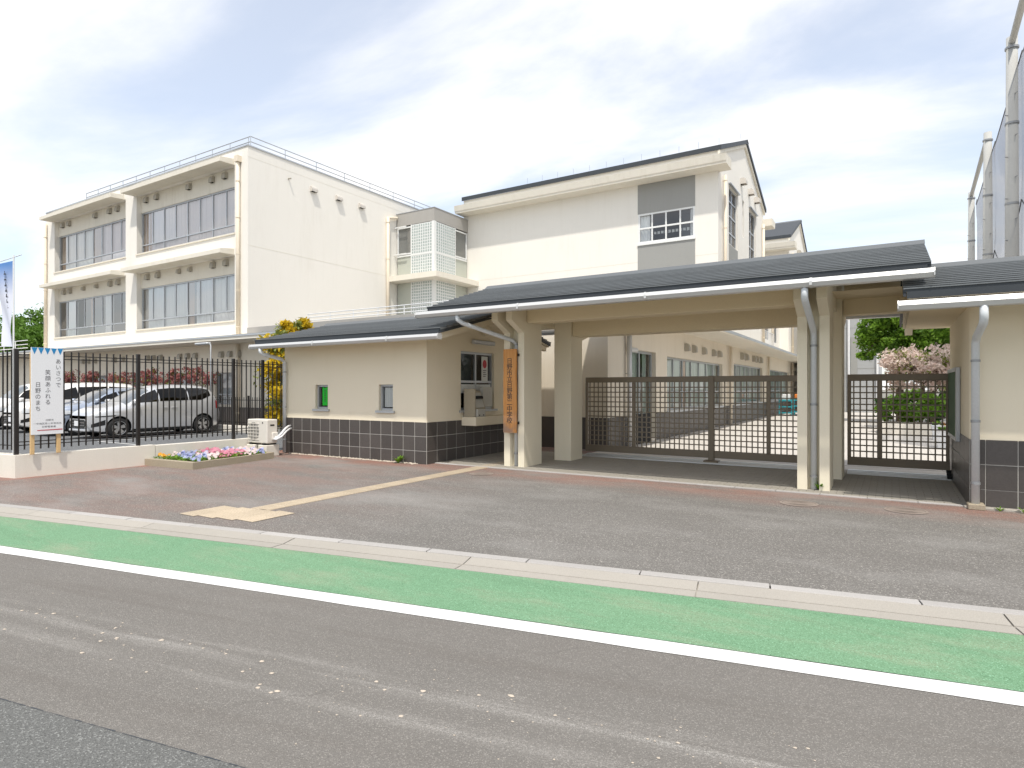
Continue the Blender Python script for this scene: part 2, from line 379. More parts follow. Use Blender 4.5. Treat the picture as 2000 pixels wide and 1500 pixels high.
def woodmat():
    m, nt, b, N, L = _nt('sign_timber')
    p = _pos(N, L, (26, 26, 1.3))
    n = _noise(N, L, p, 1.0, 6, .6)
    c = _mix(N, L, _ramp(N, L, n, .3, .7), (.50, .20, .045, 1), (.66, .33, .105, 1))
    g = N('ShaderNodeNewGeometry'); sp = N('ShaderNodeSeparateXYZ'); L(g.outputs['Position'], sp.inputs[0])
    mr = N('ShaderNodeMapRange'); mr.inputs[1].default_value = 1.15; mr.inputs[2].default_value = .72; L(sp.outputs[2], mr.inputs[0])
    k = N('ShaderNodeMath'); k.operation = 'MULTIPLY'; L(mr.outputs[0], k.inputs[0]); L(_ramp(N, L, _noise(N, L, _pos(N, L), 6, 4), .3, .6), k.inputs[1])
    c = _mix(N, L, k.outputs[0], c, (.30, .20, .15, 1))
    L(c, b.inputs['Base Color']); b.inputs['Roughness'].default_value = .6
    _bump(N, L, n, b, .3, .01)
    return m
TIMBER = woodmat()
def carpaint(name, col, metal=.6):
    m, nt, b, N, L = _nt(name)
    p = _pos(N, L)
    L(_mix(N, L, _noise(N, L, p, 1.5, 3), sc(col, .96), sc(col, 1.04)), b.inputs['Base Color'])
    b.inputs['Metallic'].default_value = metal; b.inputs['Roughness'].default_value = .32
    b.inputs['Coat Weight'].default_value = .8; b.inputs['Coat Roughness'].default_value = .04
    return m
CAR_SILVER = carpaint('paint_silver', (.66, .665, .68), .5)
CAR_BLUE = carpaint('paint_bluegrey', (.38, .43, .52), .5)
CAR_WHITE = carpaint('paint_white', (.76, .74, .72), .05)
CHROME = M('chrome', (.75, .75, .76), .15, .02, 2, metal=.95)
RIM = M('alloy_rim', (.62, .62, .63), .3, .04, 4, metal=.8)
BLACKP = M('black_plastic', (.015, .015, .016), .45, .08, 6)
LAMPGL = M('headlamp_lens', (.70, .72, .74), .12, .05, 8, spec=.8)
TAILGL = M('tail_lens', (.38, .01, .015), .15, .05, 8, spec=.7)
AMBER = M('amber_lens', (.75, .28, .03), .2, .05, 8, spec=.6)

# ------------------------------------------------------------------ building blocks
ORG = {}
class MB:
    """collects faces in world metres; build() turns them into one mesh object"""
    def __init__(s): s.v = []; s.f = []
    def add(s, vs, fs):
        o = len(s.v); s.v += [tuple(v) for v in vs]; s.f += [tuple(i + o for i in f) for f in fs]; return s
    def box(s, x0, x1, y0, y1, z0, z1):
        if x0 > x1: x0, x1 = x1, x0
        if y0 > y1: y0, y1 = y1, y0
        if z0 > z1: z0, z1 = z1, z0
        return s.add([(x0, y0, z0), (x1, y0, z0), (x1, y1, z0), (x0, y1, z0), (x0, y0, z1), (x1, y0, z1), (x1, y1, z1), (x0, y1, z1)],
                     [(0, 3, 2, 1), (4, 5, 6, 7), (0, 1, 5, 4), (1, 2, 6, 5), (2, 3, 7, 6), (3, 0, 4, 7)])
    def cbox(s, x0, x1, y0, y1, z0, z1, c=.01):
        """box with chamfered edges"""
        if x0 > x1: x0, x1 = x1, x0
        if y0 > y1: y0, y1 = y1, y0
        if z0 > z1: z0, z1 = z1, z0
        bm = bmesh.new(); bmesh.ops.create_cube(bm, size=1)
        for v in bm.verts: v.co = Vector(((x0 + x1) / 2 + v.co.x * (x1 - x0), (y0 + y1) / 2 + v.co.y * (y1 - y0), (z0 + z1) / 2 + v.co.z * (z1 - z0)))
        bmesh.ops.bevel(bm, geom=bm.edges[:], offset=min(c, .45 * min(x1 - x0, y1 - y0, z1 - z0)), segments=1, affect='EDGES')
        bm.verts.index_update()
        s.add([v.co[:] for v in bm.verts], [[v.index for v in f.verts] for f in bm.faces]); bm.free(); return s
    def prism(s, poly, axis, a, b):
        """poly: 2-D outline; axis 'x' -> (y,z), 'y' -> (x,z), 'z' -> (x,y)"""
        def P(p, t):
            return {'x': (t, p[0], p[1]), 'y': (p[0], t, p[1]), 'z': (p[0], p[1], t)}[axis]
        n = len(poly)
        vs = [P(p, a) for p in poly] + [P(p, b) for p in poly]
        fs = [tuple(range(n))[::-1], tuple(range(n, 2 * n))] + [(i, (i + 1) % n, n + (i + 1) % n, n + i) for i in range(n)]
        return s.add(vs, fs)
    def quad(s, a, b, c, d): return s.add([a, b, c, d], [(0, 1, 2, 3)])
    def tube(s, path, r, n=10, cap=True):
        pts = [Vector(p) for p in path]; rings = []; prev = None
        rr = r if isinstance(r, (list, tuple)) else [r] * len(pts)
        for i, p in enumerate(pts):
            d = (pts[min(i + 1, len(pts) - 1)] - pts[max(i - 1, 0)]).normalized()
            if prev is None:
                u = d.cross(Vector((0, 0, 1)) if abs(d.z) < .9 else Vector((1, 0, 0))).normalized()
            else:
                u = (prev - d * prev.dot(d)).normalized()
            prev = u; w = d.cross(u)
            rings.append([p + (u * math.cos(2 * math.pi * k / n) + w * math.sin(2 * math.pi * k / n)) * rr[i] for k in range(n)])
        vs = [q for ring in rings for q in ring]; fs = []
        for i in range(len(pts) - 1):
            for k in range(n):
                fs.append((i * n + k, i * n + (k + 1) % n, (i + 1) * n + (k + 1) % n, (i + 1) * n + k))
        if cap: fs += [tuple(range(n))[::-1], tuple(range((len(pts) - 1) * n, len(pts) * n))]
        return s.add(vs, fs)
    def build(s, name, mat, parent=None, smooth=False, origin=None):
        me = bpy.data.meshes.new(name)
        o3 = Vector(origin) if origin is not None else (ORG.get(root_of(parent).name, Vector()) if parent else Vector())
        me.from_pydata([tuple(Vector(v) - o3) for v in s.v], [], s.f)
        if len(s.f) > 1:
            bm = bmesh.new(); bm.from_mesh(me); bmesh.ops.recalc_face_normals(bm, faces=bm.faces[:]); bm.to_mesh(me); bm.free()
        me.materials.append(mat)
        if smooth:
            for p in me.polygons: p.use_smooth = True
        o = bpy.data.objects.new(name, me); COL.objects.link(o)
        if parent: o.parent = parent
        elif origin is not None: o.location = o3
        return o
def root_of(o):
    while o.parent: o = o.parent
    return o
def thing(name, label, cat, loc=(0, 0, 0), group=None, rotz=0):
    o = bpy.data.objects.new(name, None); o.empty_display_size = .2; COL.objects.link(o)
    o.location = loc; o.rotation_euler = (0, 0, rotz)
    o['label'] = label; o['category'] = cat
    if group: o['group'] = group
    ORG[o.name] = Vector(loc)
    return o
def tag(o, label, cat, group=None):
    o['label'] = label; o['category'] = cat
    if group: o['group'] = group
    return o
def struct(o): o['kind'] = 'structure'; return o
def stuff(o): o['kind'] = 'stuff'; return o
def inst(name, me, parent, loc, rot=None):
    """another object sharing mesh me; loc in world metres"""
    o = bpy.data.objects.new(name, me); COL.objects.link(o)
    o.parent = parent; o.location = Vector(loc) - (ORG.get(root_of(parent).name, Vector()) if parent else Vector())
    if rot: o.rotation_euler = rot
    return o
def mesh_of(mb, name, mat, smooth=False):
    me = bpy.data.meshes.new(name); me.from_pydata(mb.v, [], mb.f); me.materials.append(mat)
    bm = bmesh.new(); bm.from_mesh(me); bmesh.ops.recalc_face_normals(bm, faces=bm.faces[:]); bm.to_mesh(me); bm.free()
    if smooth:
        for p in me.polygons: p.use_smooth = True
    return me
def dup(o, parent=None, loc=None, rotz=None):
    c = o.copy(); COL.objects.link(c)
    if parent: c.parent = parent
    if loc is not None: c.location = loc
    if rotz is not None: c.rotation_euler = (0, 0, rotz)
    for ch in o.children: dup(ch, c)
    return c

# frames of a facade: 'Y' facade looks to -Y (a = X), 'X' facade looks to +X (a = Y)
def fr(ax, plane):
    if ax == 'Y': return lambda a, z, d: (a, plane + d, z)
    return lambda a, z, d: (plane - d, a, z)
def fbox(mb, F, a0, a1, z0, z1, d0, d1):
    p = F(a0, z0, d0); q = F(a1, z1, d1)
    return mb.box(p[0], q[0], p[1], q[1], p[2], q[2])
def holed_wall(F, a0, a1, z0, z1, holes, depth=.22):
    """wall skin with real openings and their reveals; d grows into the building"""
    mb = MB()
    A = sorted(set([a0, a1] + [h[i] for h in holes for i in (0, 1)])); Z = sorted(set([z0, z1] + [h[i] for h in holes for i in (2, 3)]))
    for i in range(len(A) - 1):
        for j in range(len(Z) - 1):
            ca, cz = (A[i] + A[i + 1]) / 2, (Z[j] + Z[j + 1]) / 2
            if any(h[0] < ca < h[1] and h[2] < cz < h[3] for h in holes): continue
            mb.quad(F(A[i], Z[j], 0), F(A[i + 1], Z[j], 0), F(A[i + 1], Z[j + 1], 0), F(A[i], Z[j + 1], 0))
    for h in holes:
        b0, b1, c0, c1 = h
        for (p, q) in (((b0, c0), (b1, c0)), ((b1, c0), (b1, c1)), ((b1, c1), (b0, c1)), ((b0, c1), (b0, c0))):
            mb.quad(F(p[0], p[1], 0), F(q[0], q[1], 0), F(q[0], q[1], depth), F(p[0], p[1], depth))
    return mb
def curtain(F, a0, a1, z0, z1, d, amp=.035, n=None):
    mb = MB(); n = n or max(6, int((a1 - a0) / .05)); ph = random.random() * 6
    P = []
    for i in range(n + 1):
        a = a0 + (a1 - a0) * i / n
        P.append((a, d + amp * math.sin(a * 38 + ph) + amp * .5 * math.sin(a * 15 + ph * 2)))
    for i in range(n):
        mb.quad(F(P[i][0], z0, P[i][1]), F(P[i + 1][0], z0, P[i + 1][1]), F(P[i + 1][0], z1, P[i + 1][1]), F(P[i][0], z1, P[i][1]))
    return mb
def window(parent, F, a0, a1, z0, z1, cols, transoms=(), lowcols=None, frame=ALU, depth=.13, w=.05, curtains=(), glass=GLASS, room=True, sill=False, roomd=1.6, back=ROOM):
    """window: outer frame (part) with panes, mullions, transoms, curtain and sill as its pieces"""
    f = MB()
    fbox(f, F, a0, a1, z0, z0 + w, depth - .03, depth + .04); fbox(f, F, a0, a1, z1 - w, z1, depth - .03, depth + .04)
    fbox(f, F, a0, a0 + w, z0 + w, z1 - w, depth - .03, depth + .04); fbox(f, F, a1 - w, a1, z0 + w, z1 - w, depth - .03, depth + .04)
    win = f.build('window', frame, parent)
    zs = [z0 + w * .5] + list(transoms) + [z1 - w * .5]
    for t in transoms:
        fbox(MB(), F, a0 + w, a1 - w, t - w * .5, t + w * .5, depth - .025, depth + .03).build('transom', frame, win)
    for r in range(len(zs) - 1):
        nc = lowcols if (lowcols and r == 0 and len(zs) > 2) else cols
        xs = nc if isinstance(nc, (list, tuple)) else [a0 + (a1 - a0) * i / nc for i in range(1, nc)]
        edges = [a0 + w * .4] + list(xs) + [a1 - w * .4]
        za, zb = zs[r] + (w * .5 if r or True else 0), zs[r + 1] - w * .5
        for x in xs:
            fbox(MB(), F, x - w * .45, x + w * .45, za, zb, depth - .02, depth + .025).build('mullion', frame, win)
        for i in range(len(edges) - 1):
            e0, e1 = edges[i], edges[i + 1]
            dd = depth + (.006 if i % 2 else .012)
            MB().quad(F(e0, za, dd), F(e1, za, dd), F(e1, zb, dd), F(e0, zb, dd)).build('pane', glass, win)
    for (c0, c1, q0, q1, cm) in curtains:
        curtain(F, c0, c1, q0, q1, depth + .11).build('curtain', cm, win, smooth=True)
    if sill:
        fbox(MB(), F, a0 - .06, a1 + .06, z0 - .05, z0 - .002, -.05, depth - .03).build('sill', frame, win)
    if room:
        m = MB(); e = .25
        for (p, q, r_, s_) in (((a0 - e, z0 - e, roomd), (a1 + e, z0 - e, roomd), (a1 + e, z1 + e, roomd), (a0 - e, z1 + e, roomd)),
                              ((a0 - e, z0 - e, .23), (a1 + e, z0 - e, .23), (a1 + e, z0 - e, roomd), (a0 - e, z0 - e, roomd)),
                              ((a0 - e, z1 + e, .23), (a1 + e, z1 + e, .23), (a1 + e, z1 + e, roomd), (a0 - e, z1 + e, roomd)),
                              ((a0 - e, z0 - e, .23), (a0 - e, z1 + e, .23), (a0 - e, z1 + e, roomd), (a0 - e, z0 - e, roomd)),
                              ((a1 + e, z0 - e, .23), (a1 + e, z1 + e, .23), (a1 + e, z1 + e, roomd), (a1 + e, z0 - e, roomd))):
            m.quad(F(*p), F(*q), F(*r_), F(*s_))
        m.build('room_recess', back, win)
    return win
def vent(parent, F, a, z, w=.26, h=.26, d=.2, mat=VENTM):
    """hooded wall vent: rounded cowl, open below"""
    prof = [(0, h / 2), (d * .55, h / 2), (d * .9, h * .28), (d, 0), (d, -h / 2), (d - .02, -h / 2), (d - .02, -.02), (.02, -.02), (0, -.02)]
    m = MB(); n = len(prof)
    vs = [F(a - w / 2, z + q, -p) for p, q in prof] + [F(a + w / 2, z + q, -p) for p, q in prof]
    m.add(vs, [tuple(range(n)), tuple(range(n, 2 * n))[::-1]] + [(i, (i + 1) % n, n + (i + 1) % n, n + i) for i in range(n)])
    for sgn in (-1, 1):
        aa = a + sgn * w / 2
        fbox(m, F, aa - .008, aa + .008, z - h / 2, z, 0, -d)
    o = m.build('vent_hood', mat, parent)
    fbox(MB(), F, a - w * .36, a + w * .36, z - h * .5, z - .03, -.004, -.02).build('vent_opening', DARK, o)
    return o
def downpipe(parent, F, a, d, z0, z1, r=.05, mat=PIPECREAM, step=1.6, clampm=None):
    m = MB().tube([F(a, z0, -d), F(a, z1, -d)], r, 12)
    o = m.build('downpipe', mat, parent, smooth=True)
    z = z0 + .5
    while z < z1 - .2:
        c = MB().tube([F(a, z, -d), F(a, z + .03, -d)], r * 1.18, 12)
        fbox(c, F, a - .015, a + .015, z, z + .03, -d + r * .9, 0)
        c.build('pipe_clamp', clampm or mat, o); z += step
    return o
def railing(parent, pts, base_z, posts, heights, r=.022, mat=RAILM):
    for h in heights:
        MB().tube([(x, y, base_z + h) for x, y in pts], r, 6).build('rail', mat, parent)
    for (x, y) in posts:
        MB().tube([(x, y, base_z - .05), (x, y, base_z + heights[0])], r * .9, 6).build('railing_post', mat, parent)
def text_mesh(s, size, bold=0.0):
    c = bpy.data.curves.new('txt', 'FONT'); c.body = s; c.size = size; c.offset = bold * size
    o = bpy.data.objects.new('txt', c); COL.objects.link(o)
    dg = bpy.context.evaluated_depsgraph_get(); dg.update()
    me = bpy.data.meshes.new_from_object(o.evaluated_get(dg))
    vs = [v.co.copy() for v in me.vertices]; fs = [tuple(p.vertices) for p in me.polygons]
    bpy.data.objects.remove(o); bpy.data.curves.remove(c); bpy.data.meshes.remove(me)
    return vs, fs
def vtext(mb, s, fn, a, z, size, pitch, narrow=1.0, bold=0.0):
    """vertical writing: fn(a, z) maps to 3-D; a is the column centre, z its top"""
    for i, ch in enumerate(s):
        vs, fs = text_mesh(ch, size, bold)
        if not vs: continue
        mb.add([fn(a + (v.x - .5 * size) * narrow, z - size * .88 - i * pitch + v.y) for v in vs], fs)
    return mb
def htext(mb, s, fn, a, z, size, narrow=1.0):
    vs, fs = text_mesh(s, size)
    if not vs: return mb
    w = max(v.x for v in vs)
    mb.add([fn(a + (v.x - w / 2) * narrow, z + v.y) for v in vs], fs); return mb

# ------------------------------------------------------------------ ground, road, paving
E1 = Vector((math.cos(ROAD_A), math.sin(ROAD_A), 0)); E2 = Vector((-math.sin(ROAD_A), math.cos(ROAD_A), 0))
def RP(t, n, z=0.0):
    p = E1 * t + E2 * n; return (p.x, p.y, z)
def strip(n0, n1, z, t0=-90, t1=60, seg=1):
    m = MB()
    for i in range(seg):
        a, b = t0 + (t1 - t0) * i / seg, t0 + (t1 - t0) * (i + 1) / seg
        m.quad(RP(a, n0, z), RP(b, n0, z), RP(b, n1, z), RP(a, n1, z))
    return m
struct(MB().quad((-1500, -1500, -.040), (1500, -1500, -.040), (1500, 1500, -.040), (-1500, 1500, -.040)).build('ground', GROUNDM))
struct(strip(-7, 4.80, -.014).build('road', ROADM))
struct(strip(-7, 1.96, -.010).build('road_old_lane', LANEM))
struct(strip(3.886, 4.775, -.010).build('green_lane', GREENLANE))
sm0 = MB(); rs = random.Random(9); nsm = 400
for i in range(nsm):
    a, b = -12 + 18 * i / nsm, -12 + 18 * (i + 1) / nsm
    if rs.random() < .05: continue
    w_ = rs.uniform(.001, .004)
    sm0.quad(RP(a, 1.962 - w_, -.0085), RP(b, 1.962 - w_ * rs.uniform(.6, 1), -.0085), RP(b, 1.962 + w_, -.0085), RP(a, 1.962 + w_ * rs.uniform(.6, 1), -.0085))
struct(sm0.build('road_seam', DARKROOF))
def ragged_line():
    m = MB(); rnd = random.Random(4); n = 500; t0, t1 = -90, 60
    lo = [3.712 + rnd.uniform(-.004, .004) for _ in range(n + 1)]; hi = [3.878 + rnd.uniform(-.004, .004) for _ in range(n + 1)]
    for i in range(n):
        a, b = t0 + (t1 - t0) * i / n, t0 + (t1 - t0) * (i + 1) / n
        m.quad(RP(a, lo[i], -.0105), RP(b, lo[i + 1], -.0105), RP(b, hi[i + 1], -.0105), RP(a, hi[i], -.0105))
    return m
struct(ragged_line().build('white_edge_line', LINEM))
ap = MB(); ap.add([RP(-75, 5.22, .002), RP(60, 5.22, .002), RP(60, 22, .002), RP(-75, 22, .002)], [(0, 1, 2, 3)])
struct(ap.build('forecourt', APRONM))
struct(MB().quad((-70, 4.6, .007), (-13.1, 4.6, .007), (-13.1, 15.6, .007), (-70, 15.6, .007)).build('parking_lot', LOTM))
struct(MB().quad((-6.2, 12.7, .007), (30, 12.7, .007), (30, 70, .007), (-6.2, 70, .007)).build('courtyard', COURTM))

# gutter and kerb stones along the road, each stone its own piece
gut = struct(strip(4.80, 5.22, -.018).build('roadside_gutter', KERBM))
def gutter_block(length, prof, z):
    m = MB(); n = len(prof); g = .006
    vs = [RP(g, a, b) for a, b in prof] + [RP(length - g, a, b) for a, b in prof]
    m.add(vs, [tuple(range(n)), tuple(range(n, 2 * n))[::-1]] + [(i, (i + 1) % n, n + (i + 1) % n, n + i) for i in range(n)])
    return m
GL = 2.0
gme = mesh_of(gutter_block(GL, [(4.775, -.03), (4.775, -.006), (4.925, -.010), (4.928, -.020), (4.940, -.020), (4.943, -.009), (5.112, .012), (5.118, .008), (5.118, -.03)], 0), 'gutter_stone', KERBM)
kme = mesh_of(gutter_block(1.0, [(5.122, -.03), (5.122, .010), (5.128, .016), (5.225, .016), (5.232, .010), (5.232, -.03)], 0), 'kerb_stone', KERBG)
for i in range(-16, 5):
    inst('gutter_stone', gme, gut, RP(i * GL - .35, 0, random.uniform(-.0015, .0015)))
for i in range(-30, 9):
    inst('kerb_stone', kme, gut, RP(i * 1.0 + .18, 0, random.uniform(-.002, .002)))

# paving under the gate roof
PV0, PV1 = -8.1, .86
pav = struct(MB().quad((PV0, 9.98, .006), (PV1, 9.98, .006), (PV1, 13.3, .006), (PV0, 13.3, .006)).build('gate_paving', PAVEBED))
def pavers():
    m = MB(); y = 10.07; row = 0
    while y < 13.25:
        x = PV0 + (.0 if row % 2 else -.1)
        while x < PV1 - .02:
            a, b = max(x, PV0), min(x + .196, PV1)
            if b - a > .03:
                z = .014 + random.uniform(-.0012, .0012)
                m.add([(a + .003, y + .003, .004), (b - .003, y + .003, .004), (b - .003, y + .095, .004), (a + .003, y + .095, .004),
                       (a + .003, y + .003, z), (b - .003, y + .003, z), (b - .003, y + .095, z), (a + .003, y + .095, z)],
                      [(4, 5, 6, 7), (0, 1, 5, 4), (1, 2, 6, 5), (3, 0, 4, 7)])
            x += .2
        y += .1; row += 1
    return m
stuff(pavers().build('paver_field', PAVER, pav))
ce = mesh_of(MB().cbox(.003, .597, 0, .085, -.02, .018, .006), 'edging_stone', KERBG)
for i in range(15):
    inst('edging_stone', ce, pav, (PV0 + i * .6, 9.975, 0))

# courtyard slab joints: pale square slabs near the gate
slab = mesh_of(MB().cbox(.006, .594, .006, .594, -.01, .012, .005), 'paving_slab', COURTM)
crt = bpy.data.objects['courtyard']
for i in range(13):
    for j in range(18):
        inst('paving_slab', slab, crt, (-5.2 + i * .6, 14.0 + j * .6, .004))

# tactile guide path
tac = struct(MB().quad((-7.06, 4.75, .005), (-6.74, 4.75, .005), (-6.74, 10.9, .005), (-7.06, 10.9, .005)).build('tactile_path', TACT))
def tile_bars():
    m = MB(); m.cbox(.003, .297, .003, .297, 0, .007, .003)
    for k in range(4): m.cbox(.035 + k * .068, .062 + k * .068, .02, .28, .006, .012, .004)
    return m
def tile_dots():
    m = MB(); m.cbox(.003, .297, .003, .297, 0, .007, .003)
    for i in range(5):
        for j in range(5):
            x, y = .04 + i * .055, .04 + j * .055
            m.add([(x + .013 * math.cos(k * math.pi / 3), y + .013 * math.sin(k * math.pi / 3), .006) for k in range(6)] +
                  [(x + .008 * math.cos(k * math.pi / 3), y + .008 * math.sin(k * math.pi / 3), .012) for k in range(6)],
                  [(k, (k + 1) % 6, 6 + (k + 1) % 6, 6 + k) for k in range(6)] + [tuple(range(6, 12))])
    return m
tb = mesh_of(tile_bars(), 'tactile_tile', TACT); td = mesh_of(tile_dots(), 'tactile_tile', TACT)
for i in range(20):
    inst('tactile_tile', tb, tac, (-7.05, 4.95 + i * .3, .005))
for i, (dx, dy) in enumerate([(-.45, .0), (-.15, 0), (.15, 0), (.45, 0), (-.45, -.3), (-.15, -.3), (.15, -.3), (.45, -.3)]):
    inst('tactile_tile', td, tac, (-6.90 + dx - .15, 4.65 + dy + .19 * dx, .005))

# fallen bits on the road
pb = MB(); rnd = random.Random(11)
for k in range(330):
    n = rnd.choice([2.80, 2.80, 2.53, 2.66]) + rnd.gauss(0, rnd.choice([.04, .09, .2])); t = rnd.uniform(-6.5, 3.2); r = rnd.choice([.003, .004, .005, .006, .008, .013]) * rnd.uniform(.7, 1.3)
    c = Vector(RP(t, n, -.012)); m = 6; ph = rnd.random() * 6
    ring = [c + Vector((math.cos(ph + i * 6.283 / m) * r * rnd.uniform(.6, 1.4), math.sin(ph + i * 6.283 / m) * r * rnd.uniform(.6, 1.1), 0)) for i in range(m)]
    pb.add([q[:] for q in ring] + [(c.x, c.y, c.z + r * .35)], [(i, (i + 1) % m, m) for i in range(m)])
o = stuff(pb.build('road_crumbs', STONE)); o['label'] = 'pale crumbs of dried plaster scattered along the road'; o['category'] = 'debris'

# manhole covers
def manhole(x, y, r, label):
    t = thing('manhole_cover', label, 'manhole', (x, y, 0), 'manhole covers in the forecourt')
    n = 32
    def ring(r0, r1, z0, z1):
        m = MB()
        m.add([(x + r0 * math.cos(i * 2 * math.pi / n), y + r0 * math.sin(i * 2 * math.pi / n), z0) for i in range(n)] +
              [(x + r1 * math.cos(i * 2 * math.pi / n), y + r1 * math.sin(i * 2 * math.pi / n), z1) for i in range(n)],
              [(i, (i + 1) % n, n + (i + 1) % n, n + i) for i in range(n)]); return m
    ring(r, r * .88, .009, .011).build('rim', IRON, t)
    ring(r * .86, .001, .008, .008).build('lid', IRON, t)
    for k, q in enumerate((.72, .52, .32)):
        ring(r * q, r * (q - .08), .0125, .0125).build('raised_ring', IRON, t)
manhole(-6.36, 9.18, .22, 'round manhole cover nearest the wooden name board')
manhole(-1.07, 9.07, .24, 'round manhole cover in front of the right gate column')
manhole(.15, 9.26, .24, 'round manhole cover nearest the right lodge downpipe')

# ------------------------------------------------------------------ school: three-storey block
W = 15.54; XC = -22.36; XL = -40.75; YM = 27.27; YT = 24.35; XT = -19.78
FW = fr('Y', W); FC = fr('X', XC)
blk = thing('classroom_block', 'cream three-storey classroom block with flat roof and four window bays', 'building', (-31.5, 20, 0))
BAYS = [(-31.0, -23.24), (-39.72, -32.03)]
FLOORS = [(8.06, 10.08, 10.89), (4.42, 6.43, 7.15)]
holes = [(a0, a1, z0, zc) for a0, a1 in BAYS for z0, z1, zc in FLOORS]
holed_wall(FW, XL, XC, 3.5, 11.50, holes, .24).build('front_wall', SCHOOL, blk)
holed_wall(FC, W, 40.0, 3.5, 11.50, [], .2).build('side_wall', SCHOOL, blk)
MB().quad((XL, W, 0), (XL, 40, 0), (XL, 40, 11.5), (XL, W, 11.5)).build('end_wall', SCHOOL, blk)
MB().quad((XL, 40, 0), (XC, 40, 0), (XC, 40, 11.5), (XL, 40, 11.5)).build('back_wall', SCHOOL, blk)
rf = MB().box(XL + .01, XC - .01, W + .01, 39.99, 11.2, 11.44).build('roof_slab', GREYBAND, blk)
cp = MB(); cp.box(XL - .03, XC + .03, W - .03, W + .22, 11.50, 11.555); cp.box(XC - .22, XC + .03, W + .22, 40.0, 11.50, 11.555); cp.build('parapet_coping', ALU, blk)
# faint expansion joints
MB().box(XC, XC + .004, W, 24.3, 7.44, 7.455).build('wall_joint', SCHOOL_TRIM, blk)
MB().box(XC, XC + .004, W, 27, 11.06, 11.07).build('wall_joint', SCHOOL_TRIM, blk)
pts = [(-37.0, W + .42), (XC - .42 + .0, W + .42)]
railing(blk, pts, 11.5, [(-37.0 + i * 1.28, W + .42) for i in range(12)], (.62, .40), .022)
railing(blk, [(XC - .42, W + .42), (XC - .42, 34)], 11.5, [(XC - .42, W + .42 + i * 1.72) for i in range(11)], (.62, .40), .022)
CUR = {(0, 0): [(-30.9, -23.3, 8.1, 10.05, CURT_PINK), (-31.0, -30.3, 8.1, 10.05, CURT_TAN)],
       (1, 0): [(-39.2, -36.0, 8.1, 10.05, CURT_WHITE), (-35.2, -32.1, 8.1, 10.05, CURT_PINK), (-36.0, -35.3, 8.1, 10.05, CURT_TAN), (-39.7, -39.2, 8.1, 10.05, CURT_TAN)],
       (0, 1): [(-30.95, -27.3, 4.5, 6.40, CURT_WHITE), (-26.6, -23.3, 4.5, 6.40, CURT_WHITE), (-27.2, -26.75, 4.5, 6.40, CURT_TAN)],
       (1, 1): [(-39.0, -37.9, 4.5, 6.40, CURT_WHITE), (-34.8, -33.9, 4.5, 6.40, CURT_WHITE), (-36.3, -36.0, 4.5, 6.4, CURT_TAN)]}
VENTS = {(0, 0): [-30.43, -29.5, -26.82, -25.07, -24.14], (1, 0): [-39.1, -38.35, -35.41, -33.92, -33.13],
         (0, 1): [-30.33, -29.39, -27.64, -26.74, -25.01, -24.07], (1, 1): [-38.95, -38.26, -36.7, -35.28, -33.86, -33.07]}
for bi, (a0, a1) in enumerate(BAYS):
    for fi, (z0, z1, zc) in enumerate(FLOORS):
        fbox(MB(), FW, a0 + .002, a1 - .002, z1, zc - .002, .20, .40).build('spandrel', SCHOOL_TRIM, blk)
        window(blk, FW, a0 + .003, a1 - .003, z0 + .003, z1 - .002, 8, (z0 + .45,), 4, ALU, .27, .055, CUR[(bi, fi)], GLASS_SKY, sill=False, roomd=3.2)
        fbox(MB(), FW, a0 - .05, a1 + .03, z0 - .06, z0, -.05, .28).build('window_sill', SCHOOL_TRIM, blk)
        x0, x1 = (a0 - .22, a1 - .04) if bi == 0 else (a0 - .25, a1 - .12)
        MB().prism([(W - .001, zc + .002), (W - .64, zc - .02), (W - .64, zc + .15), (W - .60, zc + .17), (W - .001, zc + .26)], 'x', x0, x1).build('sun_canopy', SCHOOL_TRIM, blk)
        for k, x in enumerate(VENTS[(bi, fi)]):
            small = fi == 1 and k in (2, 3)
            vent(blk, fr('Y', W + .20), x, zc - .25 if fi == 0 else zc - .22, .17 if small else .24, .20 if small else .27, .15, VENTM)
downpipe(blk, FW, -22.88, .10, 3.6, 10.9, .075, PIPECREAM, 1.5)
MB().box(-23.0, -22.76, W - .2, W, 10.9, 11.15).build('rainwater_head', PIPECREAM, blk)
downpipe(blk, FW, -40.62, .10, 3.6, 10.9, .075, PIPECREAM, 1.5)
for y in (18.84, 20.33, 21.80):
    vent(blk, FC, y, 10.61, .32, .22, .16, VENTW)
MB().tube([(XC, 17.52, 10.73), (XC + .16, 17.52, 10.71)], .035, 8).build('spout', VENTM, blk)
downpipe(blk, FC, 23.62, .10, 4.0, 10.5, .085, PIPECREAM, 1.9)
MB().tube([(XC + .10, 23.62, 10.45), (XC + .10, 24.3, 10.6)], .07, 10).build('pipe_elbow', PIPECREAM, blk)

# ------------------------------------------------------------------ glass-block stair tower
tow = thing('stair_tower', 'corner stair tower of glass blocks under a grey band', 'building', (-21, 26, 0))
m = MB(); m.box(XC + .01, XT, YT, YM - .01, 10.14, 10.80); m.build('top_band', GREYBAND, tow)
MB().box(XC + .01, XT + .02, YT - .02, YM - .01, 10.80, 10.835).build('band_coping', ALU, tow)
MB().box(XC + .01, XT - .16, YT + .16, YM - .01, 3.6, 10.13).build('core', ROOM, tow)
MB().prism([(XC - .0, YT - .72), (XT + .72, YT - .72), (XT + .72, YM + .0), (XT - .1, YM), (XT - .1, YT + .1), (XC, YT + .1)], 'z', 7.13, 7.40).build('floor_slab', SCHOOL_TRIM, tow)
FTY = fr('Y', YT); FTX = fr('X', XT)
MB().box(XT - .16, XT + .003, YT - .003, YT + .16, 3.6, 10.139).build('corner_post', WHITEFRAME, tow)
